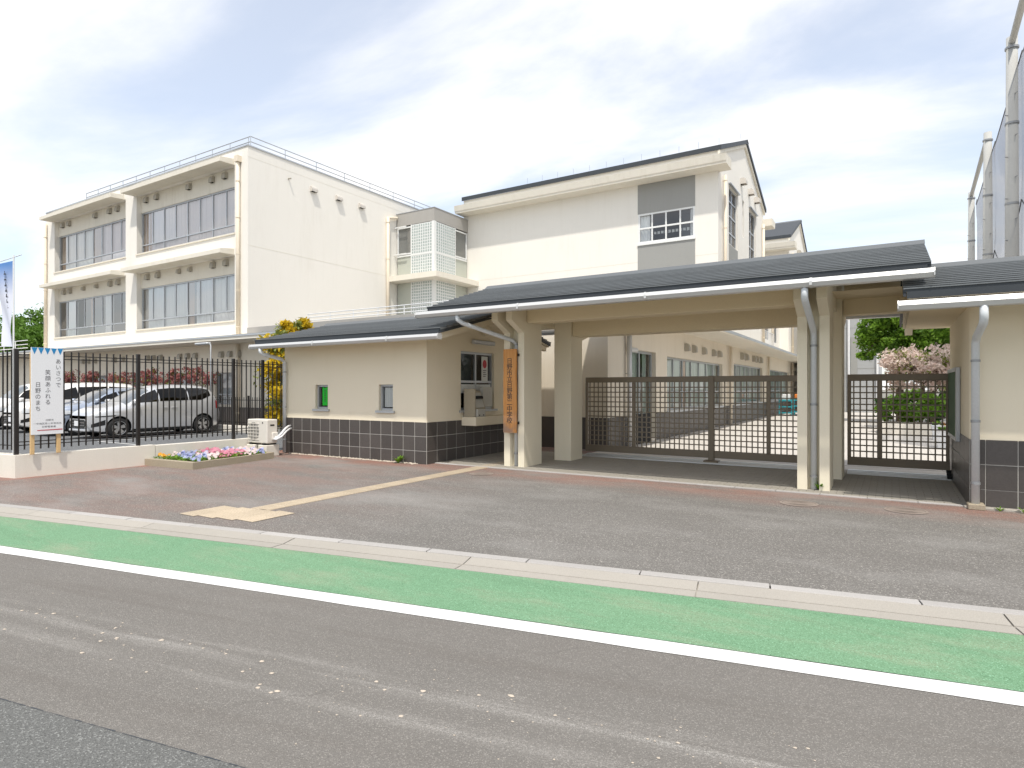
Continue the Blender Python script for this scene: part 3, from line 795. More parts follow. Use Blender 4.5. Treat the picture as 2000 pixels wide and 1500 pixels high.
for z in (8.545,):
    fbox(MB(), FTY, -22.3, XT - .163, z - .04, z + .04, -.002, .12).build('band_rail', WHITEFRAME, tow)
    fbox(MB(), FTX, YT + .163, YM - .1, z - .04, z + .04, -.002, .12).build('band_rail', WHITEFRAME, tow)
def glass_blocks(F, a0, a1, zs):
    m = MB(); nc = 9; p = (a1 - a0) / nc; cnt = 0
    for (z0, z1, nr) in zs:
        q = (z1 - z0) / nr
        for i in range(nc):
            for j in range(nr):
                x0, x1, y0, y1 = a0 + i * p + p * .11, a0 + (i + 1) * p - p * .11, z0 + j * q + q * .11, z0 + (j + 1) * q - q * .11
                e = p * .09
                m.add([F(x0, y0, .02), F(x1, y0, .02), F(x1, y1, .02), F(x0, y1, .02), F(x0 + e, y0 + e, -.002), F(x1 - e, y0 + e, -.002), F(x1 - e, y1 - e, -.002), F(x0 + e, y1 - e, -.002)],
                      [(0, 1, 5, 4), (1, 2, 6, 5), (2, 3, 7, 6), (3, 0, 4, 7), (4, 5, 6, 7)])
    return m
ZB = [(8.60, 10.10, 10), (7.42, 8.49, 7), (4.1, 7.12, 20)]
for F, a0, a1, b0, b1 in ((FTY, -21.31, XT - .165, -22.3, -21.31), (FTX, YT + .165, 26.10, 26.10, 27.2)):
    for z0, z1, nr in ZB:
        fbox(MB(), F, a0, a1, z0 - .02, z1 + .02, .012, .06).build('block_grout', WHITEFRAME, tow)
    stuff(glass_blocks(F, a0, a1, ZB).build('glass_blocks', BLOCK, tow))
    # framed window and frosted panel beside the blocks
    window(tow, F, b0, b1, 8.62, 10.07, 1, (), None, WHITEFRAME, .05, .07, (), GLASS, False)
    fbox(MB(), F, b0 + .05, b1 - .05, 8.68, 10.0, .10, .12).build('blind', GREYPAINT, tow)
    fbox(MB(), F, b0, b1, 7.41, 8.50, .04, .08).build('frosted_panel', PANELG, tow)
    fbox(MB(), F, b0, b1, 5.3, 7.12, .04, .08).build('frosted_panel', PANELG, tow)
    fbox(MB(), F, b0, b1, 4.0, 5.28, .05, .09).build('frosted_panel', GREYPAINT, tow)
    aa = b1 if F is FTY else b0
    fbox(MB(), F, aa - .035, aa + .035, 3.7, 10.13, -.004, .06).build('frame_post', WHITEFRAME, tow)
# the open casement of the left window
MB().box(-22.42, -21.55, YT - .16, YT - .12, 8.60, 8.66).build('open_sash', WHITEFRAME, tow)
MB().box(-22.42, -21.55, YT - .16, YT - .12, 10.02, 10.08).build('open_sash', WHITEFRAME, tow)

# ------------------------------------------------------------------ gabled halls
def gable_hall(t, xl, xr, y0, y1, zw, zr, holes_f, holes_s, eave=True, z_base=3.6, skin=SCHOOL):
    """long wall looks to -Y, gable wall looks to +X"""
    F = fr('Y', y0); G_ = fr('X', xr); ym = (y0 + y1) / 2
    holed_wall(F, xl, xr, z_base, zw, holes_f, .18).build('front_wall', skin, t)
    holed_wall(G_, y0, y1, z_base, zw, holes_s, .18).build('gable_wall', skin, t)
    MB().add([(xr, y0, zw), (xr, y1, zw), (xr, ym, zr - .12)], [(0, 1, 2)]).build('gable_top', skin, t)
    MB().quad((xl, y1, z_base), (xr, y1, z_base), (xr, y1, zw), (xl, y1, zw)).build('rear_wall', skin, t)
    MB().quad((xl, y0, z_base), (xl, y1, z_base), (xl, y1, zw), (xl, y0, zw)).build('end_wall', skin, t)
    # roof: two pitched sheets with thickness
    s = (zr - zw) / (ym - y0)
    r = MB(); xo = .16
    for sg in (-1, 1):
        ye = ym + sg * (ym - y0 + .12); ze = zr - s * (ym - y0 + .12)
        r.prism([(ye, ze + .005), (ye, ze + .22), (ym, zr + .19), (ym, zr + .005)], 'x', xl - .05, xr + xo)
    ro = r.build('roof', DARKROOF, t)
    rk = MB()
    for sg in (-1, 1):
        ye = ym + sg * (ym - y0 + .1); ze = zr - s * (ym - y0 + .1)
        rk.prism([(ye, ze - .16), (ye, ze), (ym, zr), (ym, zr - .16)], 'x', xr + .002, xr + .10)
    rk.build('rake_board', SCHOOL_TRIM, ro)
    MB().prism([(ym - .3, zr + .19 - .3 * s + .006), (ym, zr + .195), (ym + .3, zr + .19 - .3 * s + .006), (ym, zr + .225)], 'x', xl - .05, xr + xo + .02).build('ridge_cap', RIDGEM, ro)
    if eave:
        for sg, yy in ((-1, y0), (1, y1)):
            pr = [(yy, 11.03), (yy + sg * .80, 11.03), (yy + sg * .80, 11.10), (yy + sg * .84, 11.14), (yy + sg * .90, 11.42), (yy, 11.46)]
            MB().prism(pr, 'x', xl if sg < 0 else xr - .6, xr + .52).build('eave_box', SCHOOL_TRIM, t)
            MB().prism([(yy - sg * .2, 11.03), (yy - sg * .2, 11.44), (yy, 11.44), (yy, 11.03)], 'x', xr + .002, xr + .51).build('eave_return', SCHOOL_TRIM, t)
    return F, G_
hall = thing('gabled_hall', 'cream gabled hall with dark roof and grey window panel behind the gate roof', 'building', (-13, 33, 0))
XD = -6.41; Y1H = 38.2
f_h = [(-10.02, -7.42, 8.30, 9.66)]
s_h = [(29.3, 31.2, 8.30, 11.0), (32.35, 32.75, 9.25, 11.1), (34.0, 35.9, 7.2, 11.1)]
FH, GH = gable_hall(hall, XT - .3, XD, YM, Y1H, 11.93, 14.02, f_h, s_h)
MB().box(-10.05, -7.40, YM - .012, YM - .002, 9.662, 11.02).build('grey_panel', GREYPAINT, hall)
MB().box(-10.05, -7.40, YM - .012, YM - .002, 5.0, 8.20).build('grey_panel', GREYPAINT, hall)
window(hall, FH, -10.02, -7.42, 8.30, 9.66, 4, (8.98,), None, WHITEFRAME, .03, .075, [(-9.95, -9.5, 8.35, 9.6, CURT_WHITE), (-7.65, -7.45, 8.35, 9.6, CURT_WHITE)], roomd=3)
MB().box(-10.06, -7.38, YM - .06, YM + .02, 8.20, 8.297).build('window_sill', WHITEFRAME, hall)
for k in range(15):   # paper cut-outs hung on a string inside the window
    x = -9.9 + k * .17
    MB().quad((x, YM + .32, 8.72 + random.uniform(-.03, .02)), (x + .12, YM + .32, 8.72), (x + .12, YM + .32, 8.84), (x, YM + .32, 8.85)).build('hung_paper', PAPER, hall)
MB().box(XT + .1, XD, YM - .004, YM, 7.44, 7.46).build('wall_joint', SCHOOL_TRIM, hall)
window(hall, GH, 29.3, 31.2, 8.30, 11.0, 2, (8.9, 9.69, 10.39), None, ALU, .12, .06, (), roomd=2)
window(hall, GH, 32.35, 32.75, 9.25, 11.1, 1, (9.9, 10.5), None, ALU, .12, .05, (), roomd=2)
window(hall, GH, 34.0, 35.9, 7.2, 11.1, 2, (8.3, 9.2, 10.0), None, ALU, .12, .06, (), roomd=2)
MB().box(XD + .002, XD + .012, 29.3, 31.2, 5.0, 8.27).build('grey_panel', GREYPAINT, hall)
for a0, a1, z in ((29.2, 31.3, 11.02), (33.9, 36.0, 11.12)):
    fbox(MB(), GH, a0, a1, z, z + .05, -.12, 0).build('window_hood', ALU, hall)
for y in (32.0, 33.95, 35.6): vent(hall, GH, y, 11.9, .34, .30, .28, VENTW)
downpipe(hall, GH, 28.1, .12, 4.0, 11.05, .07, PIPECREAM, 2.1)
downpipe(hall, GH, 37.6, .12, 4.0, 11.05, .07, PIPECREAM, 2.1)
for k in range(13):
    x = -19.2 + k * 1.05
    MB().tube([(x, 32.73, 14.3), (x, 32.73, 14.62)], .012, 5).build('ridge_rod', RAILM, hall)
for x in (-17.3, -16.3, -13.9, -13.0): vent(hall, FH, x, 6.0, .34, .3, .26, VENTW)

hall2 = thing('far_gabled_hall', 'farther cream gabled hall peeping over the gate roof', 'building', (-14, 50, 0))
YF = 45.4; XF = -6.0
FF, GF = gable_hall(hall2, -26, XF, YF, YF + 10.9, 11.9, 14.15, [], [(47.6, 49.0, 8.6, 10.8)])
window(hall2, GF, 47.6, 49.0, 8.6, 10.8, 2, (9.3, 10.0), None, ALU, .12, .06, (), roomd=2)
vent(hall2, GF, 50.0, 11.7, .5, .34, .3, VENTM); downpipe(hall2, GF, 46.6, .12, 4, 11.05, .07, PIPECREAM, 2.1)
link = thing('link_corridor', 'white two-storey link with balcony railing between the gabled halls', 'building', (-7, 42, 0))
FL = fr('X', XD - .15)
lh = [(39.2, 41.2, 4.6, 6.6), (42.4, 44.4, 4.6, 6.6)]
holed_wall(FL, 38.2, YF, 3.6, 7.6, lh, .2).build('wall', SCHOOL, link)
MB().box(-12, XD - .14, 38.21, YF - .01, 7.6, 7.75).build('roof_slab', GREYBAND, link)
for a0, a1, z0, z1 in lh: window(link, FL, a0, a1, z0, z1, 2, (), None, ALU, .1, .06, (), roomd=2)
railing(link, [(XD + .05, 38.4), (XD + .05, 41.6)], 3.9, [(XD + .05, 38.4 + i * .4) for i in range(9)], (1.1, .2), .02, RAILW)
downpipe(link, FL, 41.9, .1, 3.7, 7.5, .06, PIPECREAM, 1.8)

# ------------------------------------------------------------------ single-storey wing
wing = thing('single_storey_wing', 'long single-storey cream wing with broad eave and dark tiled base', 'building', (-10, 18, 0))
X1 = -6.1; YW = 14.4; YWE = 56.0
FS = fr('X', X1); FY1 = fr('Y', YW)
WZ0, WZ1 = .86, 2.62
swin = [(16.0, 18.1, .10, 2.66), (19.2, 26.7, WZ0, 2.60), (28.9, 36.1, WZ0, 2.72), (38.2, 46.4, WZ0, 2.70)]
holed_wall(FS, YW, YWE, 0, 3.55, swin, .25).build('courtyard_wall', WING, wing)
fh = [(-35.9, -33.9, 1.0, 2.25), (-31.4, -29.4, 1.0, 2.25), (-27.6, -26.4, .9, 2.25), (-24.6, -23.35, .9, 2.25), (-20.9, -19.2, .1, 2.35)]
holed_wall(FW, -66, -12.0, 0, 3.55, fh, .25).build('front_wall', WING, wing)
MB().quad((-12, YW, 0), (X1, YW, 0), (X1, YW, 3.55), (-12, YW, 3.55)).build('porch_wall', WING, wing)
MB().quad((-12, YW, 0), (-12, W, 0), (-12, W, 3.55), (-12, YW, 3.55)).build('porch_side', WING, wing)
for a0, a1, z0, z1 in fh[:4]:
    window(wing, FW, a0, a1, z0, z1, 2, (z0 + .42,), None, ALU, .14, .05, [(a0 + .1, a1 - .1, z0, z1, CURT_WHITE)], roomd=1.5)
window(wing, FW, *fh[4], 2, (), None, ALU, .14, .06, (), GLASS, roomd=2, back=DARK)
# windows of the courtyard side
window(wing, FS, 16.0, 18.1, .10, 2.66, 2, (), None, ALU, .15, .07, [(16.1, 17.2, .1, 2.62, CURT_GREEN), (17.5, 17.95, .1, 2.62, CURT_GREEN)], roomd=2)
window(wing, FS, 19.2, 26.7, WZ0, 2.60, 7, (1.45,), None, ALU, .15, .06, [(19.3, 21.4, .9, 2.56, CURT_GREEN), (22.2, 26.6, .9, 2.56, CURT_GREEN), (21.5, 22.0, .9, 2.56, CURT_TAN)], roomd=2)
window(wing, FS, 28.9, 36.1, WZ0, 2.72, 7, (1.45,), None, ALU, .15, .06, [(29.0, 36.0, .9, 2.66, CURT_GREEN)], roomd=2)
window(wing, FS, 38.2, 46.4, WZ0, 2.70, 7, (1.45,), None, ALU, .15, .06, [(38.3, 46.3, .9, 2.66, CURT_GREEN)], roomd=2)
for a0, a1, z0, z1 in swin[1:]:
    fbox(MB(), FS, a0 - .05, a1 + .05, z0 - .07, z0 - .002, -.06, .12).build('window_sill', ALU, wing)
# dark tiles at the foot of the courtyard side: three courses
tl = mesh_of(MB().cbox(0, .022, .003, .617, .003, .272, .004), 'dado_tile', TILE)
for r in range(3):
    y = 18.14
    while y < 37.0:
        inst('dado_tile', tl, wing, (X1 + .002, y, r * .275 + .0)); y += .62
fbox(MB(), FS, 18.12, 37.2, 0, .79, -.012, 0).build('dado_grout', GROUT, wing)
fbox(MB(), FS, 37.2, YWE, 0, .82, -.02, 0).build('dado', TILE, wing)
fbox(MB(), FS, YW + .02, 15.95, 0, .82, -.02, 0).build('dado', TILE, wing)
fbox(MB(), FY1, -12, X1 + .021, 0, .82, -.02, 0).build('dado', TILE, wing)
fbox(MB(), FW, -66, -12.002, 0, .80, -.02, 0).build('dado', TILE, wing)
fbox(MB(), fr('X', X1), 16.0, 17.4, .02, .85, -.10, -.03).build('louvre_box', DARK, wing)
# eaves and roof
ev = MB(); ev.prism([(X1 - .3, 3.46), (X1 + 1.25, 3.46), (X1 + 1.29, 3.50), (X1 + 1.29, 3.58), (X1 - .3, 3.66)], 'y', 13.5, YWE + .5)
ev.build('courtyard_eave', SCHOOL_TRIM, wing)
MB().prism([(X1 + 1.292, 3.50), (X1 + 1.31, 3.50), (X1 + 1.31, 3.60), (X1 + 1.292, 3.60)], 'y', 13.5, YWE + .5).build('eave_flashing', ALU, wing)
fe = MB(); fe.prism([(W - 1.22, 3.46), (W + .2, 3.44), (W + .2, 3.72), (W - 1.22, 3.60)], 'x', -66, -11.6); fe.build('front_eave', SCHOOL_TRIM, wing)
MB().prism([(W - 1.25, 3.57), (W - 1.222, 3.57), (W - 1.222, 3.64), (W - 1.25, 3.64)], 'x', -66, -11.6).build('eave_flashing', ALU, wing)
MB().prism([(W - 1.22, 3.605), (W - .1, 3.715), (W - .1, 3.76), (W - 1.22, 3.65)], 'x', -21.6, -11.6).build('eave_roofing', DARKROOF, wing)
MB().box(-66, X1 + .2, W + .21, YWE, 3.56, 3.70).build('roof_slab', GREYBAND, wing)
MB().box(-22.3, X1, W - .08, W + .18, 3.72, 4.05).build('terrace_parapet', GREYBAND, wing)
railing(wing, [(-18.8, W + .05), (-7.5, W + .05)], 4.02, [(-18.76 + i * 1.2, W + .05) for i in range(10)], (.36, .24, .12), .018, RAILW)
railing(wing, [(-66, W - .8), (-41.0, W - .8)], 3.66, [(-65 + i * 1.6, W - .8) for i in range(15)], (.62, .40, .2), .022, RAILW)
for y, s in [(21.2, .24), (22.15, .24), (23.5, .24), (25.0, .24), (25.95, .24)]: vent(wing, FS, y, 3.0, .20, .26, .16, VENTM)
for y in (30.4, 31.4, 33.3, 34.2, 35.2): vent(wing, FS, y, 3.12, .26, .32, .18, VENTM)
for y in (48, 49, 51, 52): vent(wing, FS, y, 3.0, .3, .3, .2, VENTM)
for g in ((-36.3, -35.7, -35.0), (-33.0, -32.2), (-29.9, -29.4, -28.8), (-27.2, -26.6, -26.0), (-24.1, -23.5, -22.9)):
    for x in g: vent(wing, FW, x, 3.02, .20, .24, .14, VENTM)
for y in (15.6, 27.75, 37.4, 47.3): downpipe(wing, FS, y, .12, .05, 3.4, .065, PIPECREAM if y > 16 else GUTTER, 1.4)
downpipe(wing, FW, -22.9, .12, .05, 3.4, .075, PIPECREAM, 1.1)
MB().tube([(X1 + .12, 15.6, 2.62), (X1 + .12, 16.1, 2.62)], .07, 10).build('pipe_branch', GUTTER, wing)

# ------------------------------------------------------------------ pitched gate roofs
def gate_roof(t, x0, x1, yf, yr, ze, zr, yb, courses, und=.10, soff=SOFFIT):
    """tiled roof: deck with soffit, then overlapping courses of dark boards as sub-parts, ridge cap"""
    zb = ze
    deck = MB()
    deck.prism([(yf, ze - und), (yf, ze - .02), (yr, zr - .02), (yr, zr - und)], 'x', x0 + .05, x1 - .05)
    deck.prism([(yb, zb - und), (yb, zb - .02), (yr, zr - .02), (yr, zr - und)], 'x', x0 + .05, x1 - .05)
    d = deck.build('roof', soff, t)
    n = courses
    for sg, ya in ((1, yf), (-1, yb)):
        for i in range(n):
            f0, f1 = i / n, (i + 1.12) / n
            ya0, za0 = ya + (yr - ya) * f0, ze + (zr - ze) * f0
            ya1, za1 = ya + (yr - ya) * min(1, f1), ze + (zr - ze) * min(1, f1)
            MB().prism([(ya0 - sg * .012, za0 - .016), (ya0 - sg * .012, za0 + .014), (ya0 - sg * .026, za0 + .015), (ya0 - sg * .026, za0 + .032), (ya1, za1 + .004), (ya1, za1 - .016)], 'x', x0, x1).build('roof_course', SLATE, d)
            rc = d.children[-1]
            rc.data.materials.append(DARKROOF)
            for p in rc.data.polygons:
                if abs(p.normal.x) < .5 and p.normal.y * sg < -.8 and p.center.z + ORG[root_of(d).name].z < za0 + .010: p.material_index = 1  # lower butt faces coloured dark to stand in for the shadow gap
    MB().prism([(yr - .13, zr - .018), (yr, zr + .045), (yr + .13, zr - .018), (yr, zr + .075)], 'x', x0 - .01, x1 + .01).build('ridge_cap', RIDGEM, d)
    # dark drip edge below the first course and along the verges
    MB().box(x0 + .04, x1 - .04, yf - .012, yf + .02, ze - .10, ze - .016).build('drip_edge', DARKROOF, d)
    for xx in (x0, x1 - .035):
        MB().prism([(yf, ze - .075), (yf, ze - .016), (yr, zr - .02), (yb, ze - .016), (yb, ze - .075), (yr, zr - .08)], 'x', xx, xx + .035).build('verge_trim', DARKROOF, d)
    return d
def box_gutter(t, x0, x1, y, z, w=.14, h=.13):
    """eaves gutter open to the sky: lower face, sloping lip, end caps and joints"""
    pr = [(y, z), (y - w * .76, z), (y - w * .80, z + h * .04), (y - w, z + h * .50), (y - w * .78, z + h), (y - w * .72, z + h), (y - w * .93, z + h * .48), (y - w * .70, z + .012), (y - .01, z + .012), (y - .01, z + h), (y, z + h)]
    g = MB().prism(pr, 'x', x0, x1).build('gutter', GUTTER, t)
    for xx in (x0 - .012, x1):
        MB().prism([(y + .003, z - .004), (y - w * .8, z - .004), (y - w - .006, z + h * .16), (y - w - .006, z + h * .64), (y - w * .88, z + h + .004), (y + .003, z + h + .004)], 'x', xx, xx + .012).build('end_cap', GUTTER, g)
    n = max(1, int((x1 - x0) / 2.2))
    for k in range(1, n + 1):
        xx = x0 + (x1 - x0) * k / (n + .6)
        MB().prism([(y, z - .005), (y - w * .8, z - .005), (y - w - .005, z + h * .17), (y - w - .005, z + h * .63), (y - w * .9, z + h + .004), (y - w * .86, z + h), (y - w * .9, z + h * .5), (y - w * .7, z + .004)], 'x', xx, xx + .035).build('gutter_joint', GUTTER, g)
    return g
def pipe_run(t, path, r, mat, clamps=(), wall=None):
    o = MB().tube(path, r, 14).build('downpipe', mat, t, smooth=False)
    for p in o.data.polygons: p.use_smooth = len(p.vertices) == 4
    for (x, y, z) in clamps:
        MB().tube([(x, y, z), (x, y, z + .03)], r * 1.15, 14).build('pipe_clamp', CLAMP, o)
    return o

# ------------------------------------------------------------------ entrance canopy
can = thing('entrance_canopy', 'long tiled gate roof on four stout cream columns', 'gate canopy', (-3.5, 11.4, 0))
CX0, CX1 = -7.76, .42
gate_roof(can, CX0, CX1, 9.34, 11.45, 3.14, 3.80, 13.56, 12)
box_gutter(can, -7.92, .44, 9.30, 2.94, .15, .115)
box_gutter(can, -7.92, .44, 13.75, 2.92, .15, .12)
def front_column(x0, x1):
    c = MB().cbox(x0, x1, 10.462, 11.05, 0, 3.28, .012)
    o = c.build('front_column', COLUMN, can)
    for a, b in ((x0 - .002, x0 + .135), (x1 - .135, x1 + .002)):
        MB().prism([(10.502, 0), (10.33, 0), (10.33, 2.66), (9.88, 2.87), (9.88, 3.16), (10.502, 3.36)], 'x', a, b).build('bracket_fin', COLUMN, o)
    return o
front_column(-6.60, -6.14); front_column(-1.24, -.80)
for x0, x1 in ((-6.24, -5.84), (-1.10, -.72)):
    o = MB().cbox(x0, x1, 11.78, 12.36, 0, 3.4, .012).build('rear_column', COLUMN, can)
    MB().prism([(12.36, 2.62), (12.95, 2.80), (12.95, 3.08), (12.36, 3.4)], 'x', x0 + .01, x1 - .01).build('bracket', COLUMN, o)
# beams
MB().cbox(-6.13, -1.245, 10.42, 10.78, 2.86, 3.20, .012).build('front_beam', SOFFIT, can)
MB().cbox(-5.835, -1.105, 11.86, 12.26, 2.68, 3.15, .012).build('rear_beam', SOFFIT, can)
for a, b in ((-6.62, -6.25), (-1.09, -.80)): 
    MB().cbox(a + .05, b, 11.06, 11.775, 2.86, 3.3, .01).build('tie_beam', COLUMN, can)
MB().quad((-7.6, 10.8, 3.08), (.3, 10.8, 3.08), (.3, 12.9, 3.08), (-7.6, 12.9, 3.08)).build('ceiling', SOFFIT, can)
MB().cbox(-.715, .30, 11.9, 12.2, 2.82, 3.1, .01).build('side_beam', SOFFIT, can)
pipe_run(can, [(-6.95, 9.24, 2.945), (-6.95, 9.24, 2.86), (-6.90, 9.32, 2.80), (-6.42, 10.36, 2.52), (-6.375, 10.43, 2.44), (-6.375, 10.43, .02)], .042, PIPE, [(-6.375, 10.43, .25), (-6.375, 10.43, 2.42)])
pipe_run(can, [(-1.02, 9.24, 2.945), (-1.02, 9.24, 2.83), (-1.02, 9.30, 2.77), (-1.02, 10.34, 2.46), (-1.02, 10.41, 2.38), (-1.02, 10.41, .02)], .046, PIPE, [(-1.02, 10.41, .2), (-1.02, 10.41, 1.3), (-1.02, 10.41, 2.2)])

# ------------------------------------------------------------------ gatehouse
gh = thing('gatehouse', 'small beige gatehouse with dark tiled base and shallow tiled roof', 'gatehouse', (-10.4, 11.3, 0))
GX0, GX1, GY0, GY1 = -12.58, -8.12, 9.75, 13.3
FG = fr('Y', GY0); FGX = fr('X', GX1)
wh = [(-11.48, -11.06, 1.09, 1.65), (-9.46, -9.05, 1.09, 1.65)]
sh = [(10.92, 12.26, 1.08, 2.40)]
holed_wall(FG, GX0, GX1, .86, 2.62, wh, .14).build('front_wall', GATEWALL, gh)
holed_wall(FGX, GY0, GY1, .86, 2.62, sh, .14).build('side_wall', GATEWALL, gh)
MB().add([(GX1, GY0, 2.62), (GX1, GY1, 2.62), (GX1, 11.4, 3.10)], [(0, 1, 2)]).build('gable', GATEWALL, gh)
MB().quad((GX0, GY0, 0), (GX0, GY1, 0), (GX0, GY1, 3.0), (GX0, GY0, 2.62)).build('end_wall', GATEWALL, gh)
MB().quad((GX0, GY1, 0), (GX1, GY1, 0), (GX1, GY1, 2.62), (GX0, GY1, 2.62)).build('rear_wall', GATEWALL, gh)
# tiled base: grout backing, then each tile
g = MB(); fbox(g, FG, GX0, GX1 + .012, -.05, .862, -.012, .02); fbox(g, FGX, GY0 + .02, GY1, -.05, .862, -.012, .02); g.build('tile_grout', GROUT, gh)
TS = .3186
tm1 = mesh_of(MB().cbox(.006, TS - .006, -.006, 0, .006, .294, .002), 'base_tile', TILE)
tm1h = mesh_of(MB().cbox(.003, TS - .003, -.022, 0, .003, .264, .003), 'base_tile', TILE)
tm2 = mesh_of(MB().cbox(0, .006, .006, .327, .006, .294, .002), 'base_tile', TILE)
tm2h = mesh_of(MB().cbox(0, .022, .003, .327, .003, .264, .003), 'base_tile', TILE)
for r, z in ((0, -.03), (1, .270), (2, .570)):
    for i in range(14):
        inst('base_tile', tm1 if r < 2 else tm1, gh, (GX0 + i * TS + .008, GY0 - .010, z))
    for i in range(10):
        inst('base_tile', tm2, gh, (GX1 + .010, GY0 - .012 + i * .333, z))
for a0, a1, z0, z1 in wh:
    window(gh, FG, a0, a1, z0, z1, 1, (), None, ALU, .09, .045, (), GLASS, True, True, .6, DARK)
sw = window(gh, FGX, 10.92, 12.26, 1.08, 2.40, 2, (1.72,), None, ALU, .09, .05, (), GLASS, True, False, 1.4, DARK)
fbox(MB(), FGX, 10.86, 12.34, 1.03, 1.078, -.05, .08).build('window_sill', ALU, gh)
fbox(MB(), FGX, 10.95, 12.20, 1.46, 1.66, .075, .088).build('hatch_blind', PAPER, gh)
fbox(MB(), FGX, 11.5, 12.20, 1.12, 1.28, .075, .088).build('hatch_blind', PAPER, gh)
MB().cbox(GX1 + .003, GX1 + .40, 10.93, 12.72, .74, .935, .012).build('counter_shelf', GATEWALL, gh)
MB().cbox(GX1 + .002, GX1 + .09, 11.31, 12.19, 2.58, 2.68, .02).build('strip_light', LAMPM, gh)
MB().cbox(GX1 + .002, GX1 + .14, 11.72, 11.9, 2.80, 3.02, .01).build('junction_box', GATEWALL, gh)
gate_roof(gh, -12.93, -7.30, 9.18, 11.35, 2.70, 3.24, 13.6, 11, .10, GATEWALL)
# verge boards of the gable end
vb = MB(); vb.prism([(9.2, 2.50), (9.2, 2.60), (11.35, 3.14), (13.55, 2.60), (13.55, 2.50), (11.35, 3.02)], 'x', -7.50, -7.40); vb.build('verge_board', GATEWALL, gh)
box_gutter(gh, -12.97, -7.28, 9.17, 2.50, .13, .105)
pipe_run(gh, [(-12.62, 9.10, 2.50), (-12.62, 9.10, 2.42), (-12.60, 9.16, 2.37), (-12.50, 9.60, 2.27), (-12.49, 9.67, 2.20), (-12.49, 9.67, .02)], .042, PIPE, [(-12.49, 9.67, .32), (-12.49, 9.67, 1.1), (-12.49, 9.67, 1.95)])

# notices inside and on the gatehouse
nb = thing('notice_sheet', 'bright green notice in the left gatehouse window', 'notice', (-11.24, GY0 + .11, 1.4))
MB().box(-11.33, -11.16, GY0 + .080, GY0 + .084, 1.17, 1.62).build('sheet', GREENP, nb)
mk = MB()
for k in range(7):
    mk.box(-11.265, -11.215 + random.uniform(-.01, .01), GY0 + .076, GY0 + .078, 1.26 + k * .042, 1.282 + k * .042)
mk.box(-11.28, -11.20, GY0 + .076, GY0 + .078, 1.575, 1.605); mk.build('print', BOARDG, nb)
nb2 = thing('notice_sheet', 'white blind sheet in the right gatehouse window', 'notice', (-9.26, GY0 + .11, 1.4))
MB().box(-9.385, -9.115, GY0 + .112, GY0 + .116, 1.16, 1.585).build('sheet', PAPER, nb2)
ps = thing('poster', 'narrow poster with red emblem inside the reception window', 'poster', (GX1 - .1, 12.0, 1.7))
MB().box(GX1 - .084, GX1 - .080, 11.84, 12.10, 1.74, 2.32).build('sheet', PAPER, ps)
em = MB(); n = 20; em.add([(GX1 - .078, 11.97 + .085 * math.cos(i * 6.2832 / n), 2.14 + .10 * math.sin(i * 6.2832 / n)) for i in range(n)], [tuple(range(n))]); em.build('emblem', REDINK, ps)
mk = MB()
for k in range(4): mk.box(GX1 - .079, GX1 - .078, 11.90, 12.04 - .03 * (k % 2), 1.98 - k * .045, 1.998 - k * .045)
mk.build('print', INKG, ps)
# desk terminal on the counter shelf
tm_ = thing('reception_terminal', 'beige reception terminal with printer box on the gatehouse counter shelf', 'terminal', (GX1 + .2, 11.3, .94))
MB().cbox(GX1 + .03, GX1 + .33, 10.99, 11.03, .937, 1.56, .006).build('side_panel', MACH, tm_)
MB().prism([(GX1 + .03, .937), (GX1 + .30, .937), (GX1 + .30, 1.12), (GX1 + .16, 1.50), (GX1 + .03, 1.54)], 'y', 11.032, 11.45).build('housing', MACH, tm_)
MB().prism([(GX1 + .31, 1.14), (GX1 + .19, 1.47), (GX1 + .17, 1.46), (GX1 + .29, 1.13)], 'y', 11.08, 11.40).build('screen', MACHL, tm_)
MB().prism([(GX1 + .285, 1.34), (GX1 + .265, 1.40), (GX1 + .245, 1.39), (GX1 + .265, 1.33)], 'y', 11.09, 11.39).build('slot', DARK, tm_)
bx = MB().cbox(GX1 + .20, GX1 + .36, 11.05, 11.36, .938, 1.11, .008).build('printer_box', MACHL, tm_)
for yy in (11.10, 11.26): MB().box(GX1 + .361, GX1 + .363, yy, yy + .05, .96, .985).build('mark', INK, bx)
MB().cbox(GX1 + .06, GX1 + .16, 11.55, 11.95, 1.15, 1.60, .01).build('monitor', MACHL, tm_)

# timber name board hung on the left column
nbd = thing('name_board', 'upright timber name board with black brush characters on the left gate column', 'sign', (-6.41, 10.28, .68))
bm = MB()
def name_board():
    m = MB(); n = 14; x0, x1 = -6.56, -6.27; rr = random.Random(3)
    L_ = [(x0 + rr.uniform(-.006, .006), .69 + 1.65 * i / n) for i in range(n + 1)]; R_ = [(x1 + rr.uniform(-.005, .005), .69 + 1.65 * i / n) for i in range(n + 1)]
    return m.prism(L_ + R_[::-1], 'y', 10.235, 10.285)
name_board().build('board', TIMBER, nbd)
tx = MB(); vtext(tx, '日野市立日野第二中学校', lambda a, z: (a, 10.2335, z), -6.415, 2.17, .126, .1175, 1.08, .007); tx.build('characters', INK, nbd)
for z in (.86, 2.2): MB().cbox(-6.30, -6.24, 10.285, 10.33, z, z + .05, .006).build('hanger', BLACKP, nbd)

